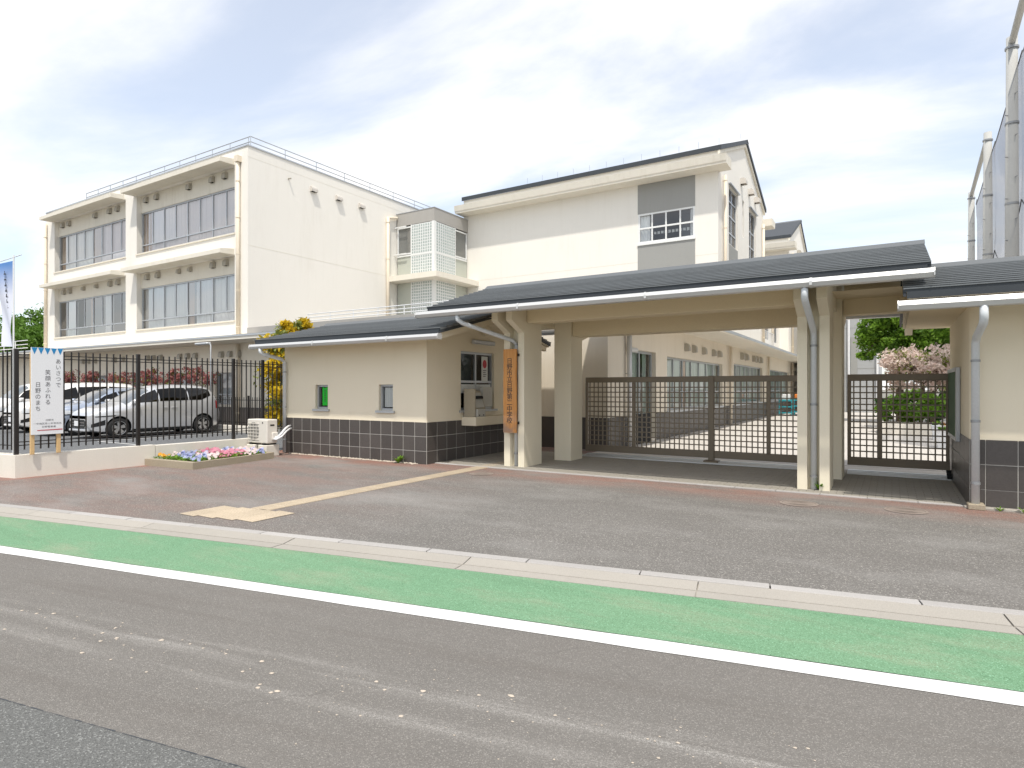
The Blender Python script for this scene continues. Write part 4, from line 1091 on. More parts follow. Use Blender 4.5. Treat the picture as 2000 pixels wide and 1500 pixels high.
# ------------------------------------------------------------------ right-hand lodge
ld = thing('right_lodge', 'beige lodge at the right edge with dark tiled base and tiled roof', 'gatehouse', (2.5, 11.5, 0))
LX0, LY0, LX1, LY1 = .87, 10.0, 6.0, 13.3
FLY = fr('Y', LY0); FLX = lambda a, z, d: (LX0 + d, a, z)
MB().quad((LX0 + .1, LY0, .88), (LX1, LY0, .88), (LX1, LY0, 2.72), (LX0 + .1, LY0, 2.72)).build('front_wall', GATEWALL, ld)
MB().add([(LX0 + .1, LY0, .88), (LX0 + .1, LY0, 2.72), (LX0 + .03, LY0 + .03, .88), (LX0 + .03, LY0 + .03, 2.72), (LX0, LY0 + .1, .88), (LX0, LY0 + .1, 2.72)], [(0, 1, 3, 2), (2, 3, 5, 4)]).build('rounded_corner', GATEWALL, ld, smooth=True)
MB().add([(LX0, LY0 + .1, .88), (LX0, LY1, .88), (LX0, LY1, 2.72), (LX0, 11.5, 3.25), (LX0, LY0 + .1, 2.72)], [(0, 1, 2, 3, 4)]).build('side_wall', GATEWALL, ld)
MB().quad((LX0, LY1, 0), (LX1, LY1, 0), (LX1, LY1, 2.7), (LX0, LY1, 2.7)).build('rear_wall', GATEWALL, ld)
g = MB(); g.box(LX0 - .006, LX1, LY0 - .006, LY0 + .05, -.05, .882); g.box(LX0 - .006, LX0 + .05, LY0 + .05, LY1, -.05, .882); g.build('tile_grout', GROUT, ld)
tlf = mesh_of(MB().cbox(.005, .325, -.007, 0, .005, .322, .002), 'base_tile', TILE)
tlc = mesh_of(MB().cbox(.0, .154, -.007, 0, .005, .322, .002), 'base_tile', TILE)
tls = mesh_of(MB().cbox(-.007, 0, .005, .635, .005, .322, .002), 'base_tile', TILE)
for r in range(3):
    z = -.08 + r * .327 - (.005 if r else 0)
    inst('base_tile', tlc, ld, (LX0 + .003, LY0 - .004, z))
    for i in range(15): inst('base_tile', tlf, ld, (1.03 + i * .33, LY0 - .004, z))
    for i in range(5): inst('base_tile', tls, ld, (LX0 - .004, LY0 + .0 + i * .64, z))
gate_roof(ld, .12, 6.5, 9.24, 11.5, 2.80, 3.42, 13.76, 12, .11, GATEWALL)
box_gutter(ld, .07, 6.6, 9.22, 2.54, .14, .12)
MB().prism([(9.26, 2.56), (9.26, 2.66), (11.5, 3.28), (13.7, 2.66), (13.7, 2.56), (11.5, 3.12)], 'x', .20, .32).build('verge_board', GATEWALL, ld)
MB().quad((.21, 9.3, 2.66), (LX0 + .1, 9.3, 2.66), (LX0 + .1, 13.6, 2.66), (.21, 13.6, 2.66)).build('side_soffit', SOFFIT, ld)
pipe_run(ld, [(.93, 9.15, 2.55), (.93, 9.15, 2.40), (.93, 9.22, 2.34), (.92, 9.80, 2.22), (.915, 9.87, 2.14), (.915, 9.87, .07)], .046, PIPE, [(.915, 9.87, .32), (.915, 9.87, 1.12), (.915, 9.87, 1.9)])
MB().cbox(.83, 1.01, 9.78, 9.99, 0, .075, .01).build('pipe_shoe', CONC, ld)
MB().cbox(.80, 6.0, 9.86, 9.978, -.03, .03, .01).build('plinth', KERBM, ld)
nbrd = thing('notice_board', 'green notice board with pale frame on the side of the right lodge', 'notice board', (.84, 12.1, 1.3))
MB().box(.815, .83, 11.38, 12.84, .82, 1.82).build('panel', BOARDG, nbrd)
for a in ((.808, .866, 11.30, 11.38, .76, 1.88), (.808, .866, 12.84, 12.92, .76, 1.88), (.808, .866, 11.38, 12.84, .76, .82), (.808, .866, 11.38, 12.84, 1.82, 1.88)):
    MB().cbox(*a, .006).build('frame', ALU, nbrd)

# ------------------------------------------------------------------ lattice gates
YGATE = 13.0
def lattice_gate(label, x0, x1, zb, stiles, y=YGATE, z1=1.82):
    t = thing('lattice_gate', label, 'gate', ((x0 + x1) / 2, y, 0), 'sliding lattice gates')
    MB().cbox(x0, x1, y - .03, y + .03, z1 - .12, z1, .006).build('top_rail', GATEM, t)
    MB().cbox(x0, x1, y - .03, y + .03, zb, zb + .15, .006).build('bottom_rail', GATEM, t)
    for s, w in stiles:
        MB().cbox(s - w / 2, s + w / 2, y - .034, y + .034, zb + .151, z1 - .121, .006).build('stile', GATEM, t)
    za, zc = zb + .15, z1 - .12
    nv = round((x1 - x0) / .106)
    vme = mesh_of(MB().box(-.0115, .0115, -.010, .010, za, zc), 'vertical_bar', GATEM)
    for i in range(1, nv):
        x = x0 + (x1 - x0) * i / nv
        if any(abs(x - s) < w / 2 + .01 for s, w in stiles): continue
        inst('vertical_bar', vme, t, (x, y, 0))
    nh = round((zc - za) / .106)
    hme = mesh_of(MB().box(x0 + .01, x1 - .01, -.0075, .0075, -.0115, .0115), 'horizontal_bar', GATEM)
    for j in range(1, nh):
        inst('horizontal_bar', hme, t, (0, y - .004, za + (zc - za) * j / nh))
    return t
g1 = lattice_gate('left lattice gate leaf between the left columns and the middle post', -6.05, -3.24, .12, ((-6.02, .06), (-4.88, .075)))
g2 = lattice_gate('middle lattice gate leaf running behind the right column', -3.14, -.78, .12, ((-2.08, .075), (-.81, .06)))
g3 = lattice_gate('short lattice gate between the right column and the right lodge', -.70, .84, .16, ((-.67, .06), (-.19, .08), (.81, .05)), 12.85)
MB().cbox(-3.25, -3.13, YGATE - .055, YGATE + .055, .05, 1.83, .008).build('meeting_post', GATEM, g2)
MB().cbox(-3.33, -3.03, YGATE - .14, YGATE + .1, .03, .075, .012).build('post_foot', GATEM, g2)
def gtrack(name, label, x0, x1, y):
    t = thing(name, label, 'gate track', ((x0 + x1) / 2, y, 0), 'gate tracks')
    for dy, z in ((-.17, .03), (-.06, .04), (.06, .05), (.15, .045)):
        MB().cbox(x0, x1, y + dy - .035, y + dy + .035, .012, .012 + z, .006).build('rail', TRACK, t)
    MB().box(x0, x1, y - .22, y + .2, .010, .020).build('bed', TRACK, t)
    return t
gtrack('gate_track', 'pale metal track under the two wide gate leaves', -6.05, -1.12, YGATE)
tr2 = gtrack('gate_track', 'pale metal track under the short right gate', -.70, .85, 12.85)
for dy, z in ((-.19, .06), (-.08, .10), (.04, .14)):
    MB().cbox(.79, .862, 12.85 + dy - .025, 12.85 + dy + .025, z - .03, z + .02, .005).build('end_stop', RUBBER, tr2)

# ------------------------------------------------------------------ low wall and black fence
XW = -12.95
lw = thing('low_wall', 'low pale concrete wall carrying the black picket fence', 'wall', (-12.95, 6, 0))
c0 = Vector((-12.90, 4.46, 0))
e_l = c0 - E1 * 14
lwm = MB()
lwm.prism([(c0.x, c0.y), (-12.90, 6.83), (-13.14, 6.83), (-13.14, c0.y + .2), (e_l.x, e_l.y + .24), (e_l.x, e_l.y)], 'z', -.03, .40)
lwm.build('wall_body', WALLCONC, lw)
MB().prism([(-12.904, 6.838), (-12.904, 9.70), (-13.14, 9.70), (-13.14, 6.838)], 'z', -.03, .385).build('wall_body', WALLCONC, lw)
fe = thing('picket_fence', 'tall black picket fence on the low wall in front of the parked cars', 'fence', (-13.02, 6, .4))
FX = -13.03
posts = [(FX, 4.52), (FX, 6.56), (FX, 8.68), (FX, 9.46)]
pme = mesh_of(MB().cbox(-.032, .032, -.032, .032, .38, 2.26, .006), 'post', FENCEM)
for x, y in posts: inst('post', pme, fe, (x, y, 0))
kme2 = mesh_of(MB().box(-.010, .010, -.010, .010, .48, 2.24), 'picket', FENCEM)
y = 4.64
while y < 11.4:
    if min(abs(y - p[1]) for p in posts) > .045: inst('picket', kme2, fe, (FX, y, 0))
    y += .1215
for z in (.56, 2.10, .70 - .08, 2.16):
    MB().box(FX - .006, FX + .006, 4.55, 11.4, z - .008, z + .008).build('rail', FENCEM, fe)
fe2 = thing('picket_fence', 'black picket fence turning left along the road behind the banner', 'fence', (-14, 4.3, .4))
for k in range(1, 40):
    p = Vector((FX, 4.52, 0)) - E1 * (k * .1215)
    inst('picket', kme2, fe2, (p.x, p.y, 0))
for k in (2.1, 4.2):
    p = Vector((FX, 4.52, 0)) - E1 * k; inst('post', pme, fe2, (p.x, p.y + .03, 0))
for z in (.56, 2.13):
    a = Vector((FX, 4.52, z)) - E1 * .04; b = Vector((FX, 4.52, z)) - E1 * 4.9
    MB().tube([a, b], .009, 4).build('rail', FENCEM, fe2)

# inner low fence beside the bicycle yard
ik = thing('kerb_wall', 'low pale kerb under the inner black fence', 'kerb', (-17, 13.5, 0))
MB().cbox(-21.6, -13.2, 13.42, 13.6, 0, .24, .01).build('kerb_body', WALLCONC, ik)
fi = thing('picket_fence', 'short black picket fence between the parked cars and the school wall', 'fence', (-17, 13.5, .24))
sm = mesh_of(MB().box(-.009, .009, -.009, .009, .26, 1.26), 'picket', FENCEM)
for k in range(66): inst('picket', sm, fi, (-21.4 + k * .124, 13.51, 0))
for z in (.36, 1.16): MB().box(-21.5, -13.2, 13.503, 13.517, z - .012, z + .012).build('rail', FENCEM, fi)
sp_ = mesh_of(MB().cbox(-.03, .03, -.03, .03, .24, 1.32, .005), 'post', FENCEM)
for x in (-21.5, -19.4, -17.3, -15.2, -13.25): inst('post', sp_, fi, (x, 13.51, 0))
for k, x in enumerate((-17.1, -16.3, -15.0)):
    b = thing('bicycle', ('dark bicycle leaning behind the inner fence, left of three', 'dark bicycle leaning behind the inner fence, middle of three', 'dark bicycle leaning behind the inner fence, right of three')[k], 'bicycle', (x, 14.3, 0), 'bicycles behind the inner fence')
    for yy in (13.85, 14.9):
        n = 18
        MB().tube([(x + .03 * math.sin(i * 6.2832 / n), yy + .31 * math.cos(i * 6.2832 / n), .33 + .31 * math.sin(i * 6.2832 / n)) for i in range(n + 1)], .022, 6).build('wheel', RUBBER, b)
    MB().tube([(x, 14.9, .33), (x, 14.62, .82), (x, 14.05, .80), (x, 13.85, .33)], .018, 6).build('frame', BLACKP, b)
    MB().tube([(x, 14.62, .82), (x, 14.4, .32), (x, 14.05, .80)], .018, 6).build('down_tube', BLACKP, b)
    MB().tube([(x - .26, 14.1, .98), (x, 13.98, 1.02), (x + .26, 14.1, .98)], .014, 6).build('handlebar', BLACKP, b)
    MB().cbox(x - .07, x + .07, 14.5, 14.75, .88, .95, .02).build('saddle', BLACKP, b)

# ------------------------------------------------------------------ slogan board and banner
sb = thing('slogan_board', 'white slogan board with blue pennants on two timber legs', 'sign', (-12.86, 4.9, .4))
SX = -12.80
MB().cbox(SX - .02, SX, 4.655, 5.145, .745, 2.285, .003).build('panel', WHITE, sb)
for yy in (4.685, 5.085): MB().cbox(SX - .066, SX - .022, yy - .03, yy + .03, .40, 2.2, .004).build('leg', WOODPOST, sb)
tri = MB()
for k in range(5):
    w = .49 / 5; a = 4.655 + k * w
    tri.add([(SX + .002, a + .004, 2.283), (SX + .002, a + w - .004, 2.283), (SX + .002, a + w / 2, 2.165)], [(0, 1, 2)])
tri.build('pennants', BLUE, sb)
sfn = lambda a, z: (SX + .0025, a, z)
tx = MB(); vtext(tx, 'あいさつで', sfn, 5.065, 2.10, .098, .106, .9); vtext(tx, '笑顔あふれる', sfn, 4.905, 1.90, .098, .106, .9); vtext(tx, '日野のまち', sfn, 4.755, 1.68, .098, .106, .9)
tx.build('characters', INKG, sb)
for s_, a_, z_ in (('日野市', 4.93, .985), ('一中地区青少年育成会', 4.90, .925), ('日野警察署', 4.92, .868)):
    htext(MB(), s_, sfn, a_, z_, .037, 1.17).build('small_characters', INKG, sb)
MB().prism([(4.74, .826), (5.13, .836), (5.13, .818), (4.75, .814)], 'x', SX + .0015, SX + .0028).build('red_stripe', REDINK, sb)

def flagmat():
    m, nt, b, N, L = _nt('banner_cloth')
    g = N('ShaderNodeNewGeometry'); s = N('ShaderNodeSeparateXYZ'); L(g.outputs['Position'], s.inputs[0])
    mr = N('ShaderNodeMapRange'); mr.inputs[1].default_value = 3.2; mr.inputs[2].default_value = 3.75; L(s.outputs[2], mr.inputs[0])
    L(_mix(N, L, mr.outputs[0], (.62, .64, .74, 1), (.10, .24, .55, 1)), b.inputs['Base Color']); b.inputs['Roughness'].default_value = .8
    return m
FLAGM = flagmat()
bn = thing('banner', 'tall narrow blue and white banner on a white pole at the left edge', 'banner', (-13.05, 4.5, .4))
PX_, PY_ = -13.08, 4.50
MB().tube([(PX_, PY_, .35), (PX_, PY_, 3.90)], .014, 8).build('pole', RAILW, bn)
d = -E1
MB().tube([Vector((PX_, PY_, 3.84)) - d * .22 + Vector((0, 0, .05)), Vector((PX_, PY_, 3.84)) + d * .62 - Vector((0, 0, .06))], .008, 6).build('cross_arm', RAILW, bn)
cl = MB(); nu, nv = 8, 24; grid = []
for j in range(nv + 1):
    f = j / nv; z = 3.80 - 1.5 * f; wdt = .60 * (1 - .62 * f ** .7)
    for i in range(nu + 1):
        g_ = i / nu
        p = Vector((PX_, PY_, 0)) + d * (wdt * g_ + .015) + E2 * (.05 * math.sin(g_ * 5 + f * 6) * f - .0 * f)
        grid.append((p.x, p.y, z - .04 * g_ * (1 - f)))
cl.add(grid, [(j * (nu + 1) + i, j * (nu + 1) + i + 1, (j + 1) * (nu + 1) + i + 1, (j + 1) * (nu + 1) + i) for j in range(nv) for i in range(nu)])
cl.build('cloth', FLAGM, bn, smooth=True)
mk = MB()
for k in range(7):
    c = Vector((PX_, PY_, 3.60 - k * .10)) + d * (.20 - k * .012) - E2 * .012
    mk.box(c.x - .05, c.x + .03, c.y - .012, c.y - .008, c.z - .03, c.z - .012); mk.box(c.x - .015, c.x + .0, c.y - .013, c.y - .009, c.z - .035, c.z + .03)
mk.build('print', INK, bn)

# ------------------------------------------------------------------ air-conditioner
ac = thing('air_conditioner', 'cream outdoor air-conditioner unit beside the gatehouse downpipe', 'air conditioner', (-12.5, 9.05, 0))
AX0, AX1, AY0, AY1, AZ0, AZ1 = -12.87, -12.15, 8.93, 9.22, .30, .85
MB().cbox(AX0, AX1, AY0, AY1, AZ0, AZ1, .018).build('casing', ACM, ac)
n = 28; fan = MB(); fan.add([(AX0 + .235 + .20 * math.cos(i * 6.2832 / n), AY0 - .003, .565 + .215 * math.sin(i * 6.2832 / n)) for i in range(n)], [tuple(range(n))]); gr = fan.build('fan_opening', ACDARK, ac)
for k in range(6): MB().cbox(AX0 + .03, AX0 + .44, AY0 - .016, AY0 - .004, .375 + k * .074, .387 + k * .074, .002).build('grille_slat', ACM, gr)
for k in range(3): MB().box(AX0 + .12 + k * .11, AX0 + .13 + k * .11, AY0 - .012, AY0 - .005, .36, .77).build('grille_slat', ACM, gr)
MB().box(AX0 + .55, AX0 + .585, AY0 - .004, AY0 - .001, .755, .79).build('badge', INK, ac)
MB().box(AX1 - .001, AX1 + .003, AY0 + .09, AY0 + .20, .70, .735).build('side_grip', DARK, ac)
MB().cbox(AX1 - .002, AX1 + .05, AY0 + .12, AY1 - .02, .38, .55, .015).build('valve_cover', ACM, ac)
for x in (AX0 + .08, AX1 - .16): MB().cbox(x, x + .10, AY0 - .01, AY1 + .01, .262, .299, .005).build('foot', BLACKP, ac)
MB().tube([(AX1 + .03, AY0 + .18, .42), (AX1 + .09, AY0 + .22, .44), (AX1 + .10, AY0 + .32, .52), (AX1 + .04, AY1 + .18, .62), (-12.28, 9.62, .66), (-12.36, 9.76, .66)], .028, 8).build('insulated_pipe', WHITE, ac, smooth=True)
MB().tube([(AX1 + .03, AY0 + .15, .40), (AX1 + .10, AY0 + .18, .39), (AX1 + .13, AY0 + .30, .45), (AX1 + .08, AY1 + .18, .56), (-12.24, 9.62, .60), (-12.32, 9.76, .60)], .022, 8).build('insulated_pipe', WHITE, ac, smooth=True)
for k, x in enumerate((AX0, AX1 - .30)):
    o = MB().cbox(x, x + .30, AY0 - .02, AY1 + .05, 0, .262, .012).build('support_block', WALLCONC)
    tag(o, 'concrete block under the %s end of the air-conditioner' % ('fan' if k == 0 else 'pipe'), 'block', 'blocks under the air-conditioner')

# ------------------------------------------------------------------ foliage helpers
def leaf_cloud(mb, rnd, blobs, n, size, flat=.0, sizevar=.62, droop=0.0):
    """blobs: (centre, (rx, ry, rz)); leaves sit mostly in the outer shell, in clumps"""
    clumps = []
    for (c, r) in blobs:
        k = max(4, int(8 * (r[0] * r[1] * r[2]) ** .5 + 4))
        for _ in range(k):
            v = Vector((rnd.gauss(0, 1), rnd.gauss(0, 1), rnd.gauss(0, 1))).normalized()
            q = rnd.uniform(.45, 1.0)
            clumps.append((Vector((c[0] + v.x * r[0] * q, c[1] + v.y * r[1] * q, c[2] + v.z * r[2] * q)), min(r) * rnd.uniform(.22, .42)))
    for _ in range(n):
        cc, cr = clumps[rnd.randrange(len(clumps))]
        p = cc + Vector((rnd.gauss(0, 1), rnd.gauss(0, 1), rnd.gauss(0, .8))) * cr * .6
        nrm = Vector((rnd.gauss(0, 1), rnd.gauss(0, 1), rnd.gauss(.5 + flat, 1))).normalized()
        u = nrm.cross(Vector((rnd.gauss(0, 1), rnd.gauss(0, 1), rnd.gauss(0, 1) - droop))).normalized(); w = nrm.cross(u)
        s = size * rnd.uniform(1 - sizevar, 1 + sizevar)
        a, b = u * s, w * s * .5
        mb.add([p - a, p + b - a * .1, p + a, p - b - a * .1], [(0, 1, 2, 3)])
    return mb
def limbs(mb, rnd, base, top, r0, targets):
    b, t = Vector(base), Vector(top)
    mid = b.lerp(t, .5) + Vector((rnd.uniform(-.1, .1), rnd.uniform(-.1, .1), 0)) * (t - b).length * .3
    mb.tube([b - Vector((0, 0, .05)), b.lerp(mid, .5), mid, t], [r0 * 1.25, r0, r0 * .8, r0 * .45], 8)
    for q in targets:
        q = Vector(q); s = b.lerp(t, rnd.uniform(.45, .85)); m_ = s.lerp(q, .5) + Vector((0, 0, .1 * (q - s).length))
        mb.tube([s, m_, q], [r0 * .45, r0 * .3, r0 * .12], 6)
    return mb
def tree(name, label, cat, base, blobs, n, size, leaf, r0=.1, group=None, seed=1, extra=None, top=None, droop=0):
    rnd = random.Random(seed)
    t = thing(name, label, cat, base, group)
    cz = max(c[2] for c, r in blobs)
    tp = top or (base[0], base[1], cz)
    limbs(MB(), rnd, base, tp, r0, [c for c, r in blobs]).build('trunk', BARK, t, smooth=True)
    leaf_cloud(MB(), rnd, blobs, n, size, droop=droop).build('crown', leaf, t)
    if extra:
        leaf_cloud(MB(), rnd, blobs, extra[1], size * extra[2], droop=droop).build(extra[3], extra[0], t)
    return t
def blobset(rnd, c, r, k, br):
    out = []
    for _ in range(k):
        v = Vector((rnd.gauss(0, 1), rnd.gauss(0, 1), rnd.gauss(0, 1))).normalized() * rnd.uniform(.2, .75)
        q = br * rnd.uniform(.7, 1.2)
        out.append(((c[0] + v.x * r[0], c[1] + v.y * r[1], c[2] + v.z * r[2]), (q, q, q * .85)))
    return out

# ------------------------------------------------------------------ flower bed
fb = thing('flower_bed', 'concrete-edged flower bed at the foot of the low wall', 'flower bed', (-12.2, 7.7, 0))
P4 = [Vector((-12.895, 6.62)), Vector((-11.40, 6.74)), Vector((-11.72, 8.80)), Vector((-12.895, 8.86))]
cen = (P4[0] + P4[1] + P4[2] + P4[3]) / 4
inn = [p + (cen - p).normalized() * .16 for p in P4]; inn[0].x = inn[3].x = -12.893
for i in (0, 1, 2):
    MB().prism([P4[i][:], P4[i + 1][:], inn[i + 1][:], inn[i][:]], 'z', -.01, .135 + .003 * i).build('edging', CONC, fb)
MB().prism([p[:] for p in inn], 'z', 0, .085).build('soil', SOIL, fb)
rnd = random.Random(21)
def in_bed(a, b):
    p = inn[0].lerp(inn[1], a).lerp(inn[3].lerp(inn[2], a), b); return p
gc = MB()
for _ in range(2600):
    a, b = rnd.random(), rnd.random()
    p = in_bed(a, b); z = .09 + rnd.random() * .10
    s = .028 * rnd.uniform(.6, 1.3); nrm = Vector((rnd.gauss(0, .6), rnd.gauss(0, .6), 1)).normalized(); u = nrm.orthogonal().normalized(); u.rotate(Matrix.Rotation(rnd.random() * 6.28, 3, nrm)); w = nrm.cross(u)
    c = Vector((p.x, p.y, z)); gc.add([c - u * s, c + w * s * .55, c + u * s, c - w * s * .55], [(0, 1, 2, 3)])
o = stuff(gc.build('bedding_leaves', LEAF_BRIGHT, origin=(-12.2, 7.7, 0))); tag(o, 'low bright green leaves filling the flower bed', 'leaves')
def pansy_mesh(pet, seed):
    rr = random.Random(seed); m = MB()
    for _ in range(9):
        c = Vector((rr.gauss(0, .055), rr.gauss(0, .055), .19 + rr.uniform(-.03, .05))); nrm = Vector((rr.gauss(.35, .4), rr.gauss(-.55, .4), .8)).normalized()
        u = nrm.orthogonal().normalized(); w = nrm.cross(u); r = .036 * rr.uniform(.8, 1.2)
        for k in range(5):
            a = k * 1.2566 + rr.random() * .3; dd = (u * math.cos(a) + w * math.sin(a)); tt = nrm.cross(dd)
            m.add([c, c + dd * r * .6 + tt * r * .5 + nrm * .004, c + dd * r * 1.05, c + dd * r * .6 - tt * r * .5 + nrm * .004], [(0, 1, 2, 3)])
    return mesh_of(m, 'blossoms', pet)
def pansy_leaf(seed):
    rr = random.Random(seed); m = MB()
    for _ in range(22):
        a = rr.random() * 6.28; c = Vector((.07 * rr.random() * math.cos(a), .07 * rr.random() * math.sin(a), .11 + rr.random() * .06)); u = Vector((math.cos(a), math.sin(a), .4)); w = Vector((-math.sin(a), math.cos(a), 0)); s = .035
        m.add([c, c + u * s * .6 + w * s * .4, c + u * s * 1.3, c + u * s * .6 - w * s * .4], [(0, 1, 2, 3)])
    return mesh_of(m, 'leaves', LEAF_BRIGHT)
PAN = {'pink': pansy_mesh(PET_PINK, 1), 'blue': pansy_mesh(PET_BLUE, 2), 'white': pansy_mesh(PET_WHITE, 3), 'orange': pansy_mesh(PET_ORANGE, 5)}
PLF = pansy_leaf(4)
spots = []
for i in range(7):
    for j in range(7):
        a, b = (i + .5 + rnd.uniform(-.3, .3)) / 7, (j + .5 + rnd.uniform(-.3, .3)) / 7
        if a + (1 - b) * .9 < .42 and rnd.random() < .8: continue
        if b < .18 and rnd.random() < .7: continue
        spots.append((a, b))
for (a, b) in spots:
    p = in_bed(a, b)
    col = 'pink' if (.38 < b < .72 and rnd.random() < .75) else ('blue' if rnd.random() < .55 else 'white')
    if b < .35 and a < .5: col = rnd.choice(['white', 'blue'])
    if rnd.random() < .06: col = 'orange'
    nm = {'pink': 'clump of pink pansies in the flower bed', 'blue': 'clump of pale blue pansies in the flower bed', 'white': 'clump of white and blush pansies in the flower bed', 'orange': 'small orange pansy clump in the flower bed'}[col]
    t = thing('pansy_clump', nm, 'flowers', (p.x, p.y, 0), '%s pansies in the flower bed' % col, rnd.random() * 1.2 - .6)
    for nme, me in (('blossoms', PAN[col]), ('leaves', PLF)):
        o = bpy.data.objects.new(nme, me); COL.objects.link(o); o.parent = t

# pebbles and weeds along the foot of the gatehouse
pm = MB()
for _ in range(420):
    x = rnd.uniform(-12.3, -8.3); c = Vector((x, 9.70 - abs(rnd.gauss(0, .035)), .008)); r = rnd.uniform(.014, .034)
    m_ = 6; pm.add([(c.x + r * math.cos(k * 1.047), c.y + r * .8 * math.sin(k * 1.047), c.z) for k in range(m_)] + [(c.x, c.y, c.z + r * .8)], [(k, (k + 1) % m_, m_) for k in range(m_)])
o = stuff(pm.build('pebble_strip', STONE)); tag(o, 'thin strip of pale pebbles along the gatehouse base', 'pebbles')
def weed(x, y, h, n, seed, label):
    rr = random.Random(seed); t = thing('weed', label, 'weed', (x, y, 0))
    m = MB()
    for _ in range(n):
        a = rr.random() * 6.28; l = h * rr.uniform(.6, 1.2); tip = Vector((x + math.cos(a) * l * .9, y + math.sin(a) * l * .7, l * rr.uniform(.5, 1))); b = Vector((x, y, 0)); s = Vector((-math.sin(a), math.cos(a), 0)) * l * .12; md = b.lerp(tip, .55) + Vector((0, 0, l * .18))
        m.add([b, md + s, tip, md - s], [(0, 1, 2, 3)])
    m.build('leaves', LEAF_BRIGHT, t)
weed(-8.78, 9.62, .17, 34, 5, 'leafy weed at the foot of the gatehouse near its corner')
weed(-.93, 10.39, .16, 16, 6, 'small weed beside the right column downpipe')
weed(1.16, 9.84, .07, 14, 7, 'tiny weed at the foot of the right lodge')
weed(1.40, 9.83, .09, 14, 8, 'tiny weed at the right edge under the lodge tiles')

# ------------------------------------------------------------------ cars
def lerp_tab(tab, x):
    if x <= tab[0][0]: return tab[0][1]
    for (a, va), (b, vb) in zip(tab, tab[1:]):
        if x <= b:
            f = (x - a) / (b - a); return va + (vb - va) * f
    return tab[-1][1]
def smooth_tab(tab, x, h=.07):
    return sum(lerp_tab(tab, x + k * h) for k in (-1, -.5, 0, .5, 1)) / 5
def make_car(label, group, top, Lc, Wc, ax, paint, win, loc, rotz, ws, plate=True, hl=(.12, .80, .70, .86)):
    t = thing('parked_car', label, 'car', loc, group, rotz)
    hw = Wc / 2; zm = .72
    W_ = lambda x: hw * (1 - .36 * max(0, 1 - x / .75) ** 2.3 - .20 * max(0, 1 - (Lc - x) / .5) ** 2.2)
    zt = lambda x: max(zm + .02, smooth_tab(top, x)) if .04 < x < Lc - .04 else lerp_tab(top, x)
    zb = lambda x: .20 + .14 * max(0, 1 - x / .35) ** 2 + .16 * max(0, 1 - (Lc - x) / .35) ** 2
    pp = lambda x: 2.95 + 1.6 * max(0, min(1, (ws[1] - x) / (ws[1] - .3)))
    def half(x, z):
        T_, p = zt(x), pp(x)
        if z <= zm: return W_(x) * (1 - .07 * ((zm - z) / (zm - zb(x))) ** 2)
        q = min(1, (z - zm) / max(.02, T_ - zm)); return W_(x) * max(0, 1 - q ** p) ** (1 / p)
    def surf_z(x, y):
        T_, p = zt(x), pp(x); return zm + (T_ - zm) * max(0, 1 - min(1, abs(y) / W_(x)) ** p) ** (1 / p)
    xs = [0, .02, .06, .12, .2, .32] + [.45 + (Lc - .75) * i / 34 for i in range(35)] + [Lc - .2, Lc - .12, Lc - .05, Lc - .015, Lc]
    qs = [0, .18, .35, .5, .64, .76, .86, .93, .975, .995, 1.0]
    rings = []
    for x in xs:
        r = [(zb(x), W_(x) * .82), (zb(x) + .03, W_(x) * .93)]
        for k in (.25, .5, .75): z = zb(x) + .03 + (zm - zb(x) - .03) * k; r.append((z, half(x, z)))
        for q in qs: z = zm + (zt(x) - zm) * q; r.append((z, half(x, z)))
        full = [(y, z) for z, y in r] + [(-y, z) for z, y in r[::-1][1:]]
        rings.append([(x, y, z) for y, z in full])
    n = len(rings[0]); mb = MB()
    for r in rings: mb.v += r
    for i in range(len(rings) - 1):
        for k in range(n): mb.f.append((i * n + k, i * n + (k + 1) % n, (i + 1) * n + (k + 1) % n, (i + 1) * n + k))
    mb.f += [tuple(range(n))[::-1], tuple(range((len(rings) - 1) * n, len(rings) * n))]
    ORG[t.name] = Vector()          # parts below are written in the car's own axes
    body = mb.build('body', paint, t)
    cut = MB()
    for a in ax: cut.tube([(a, -hw - .2, .325), (a, hw + .2, .325)], .375, 28)
    co = cut.build('cutter', BLACKP)
    md = body.modifiers.new('arch', 'BOOLEAN'); md.operation = 'DIFFERENCE'; md.object = co; md.solver = 'EXACT'
    sm_, sl_ = body.location.copy(), t.location.copy(); t.location = (0, 0, 0); t.rotation_euler = (0, 0, 0)
    bpy.context.view_layer.update()
    dg = bpy.context.evaluated_depsgraph_get(); me = bpy.data.meshes.new_from_object(body.evaluated_get(dg))
    body.modifiers.clear(); body.data = me; t.location = sl_; t.rotation_euler = (0, 0, rotz)
    me.materials.clear(); me.materials.append(paint); me.materials.append(RUBBER)
    for p in me.polygons:
        p.use_smooth = True; c = p.center
        p.material_index = 1 if any(abs((c.x - a) ** 2 + (c.z - .325) ** 2 - .375 ** 2) < .012 and abs(c.y) < W_(c.x) * .99 and abs(p.normal.y) < .3 for a in ax) else 0
    bpy.data.objects.remove(co)
    try: me.set_sharp_from_angle(angle=R(38))
    except Exception: pass
    MB().box(.5, Lc - .5, -hw * .75, hw * .75, .16, .33).build('underbody', RUBBER, t)
    def side_patch(name, mat, x0, x1, lo, up, off=.007, par=t, nx=16, nz=4):
        for sg in (-1, 1):
            m = MB(); g = []
            for i in range(nx + 1):
                x = x0 + (x1 - x0) * i / nx; a, b = lo(x), up(x)
                for j in range(nz + 1):
                    z = a + (b - a) * j / nz; g.append((x, sg * (half(x, z) + off), z))
            m.add(g, [(i * (nz + 1) + j, (i + 1) * (nz + 1) + j, (i + 1) * (nz + 1) + j + 1, i * (nz + 1) + j + 1) for i in range(nx) for j in range(nz)])
            m.build(name, mat, par, smooth=True)
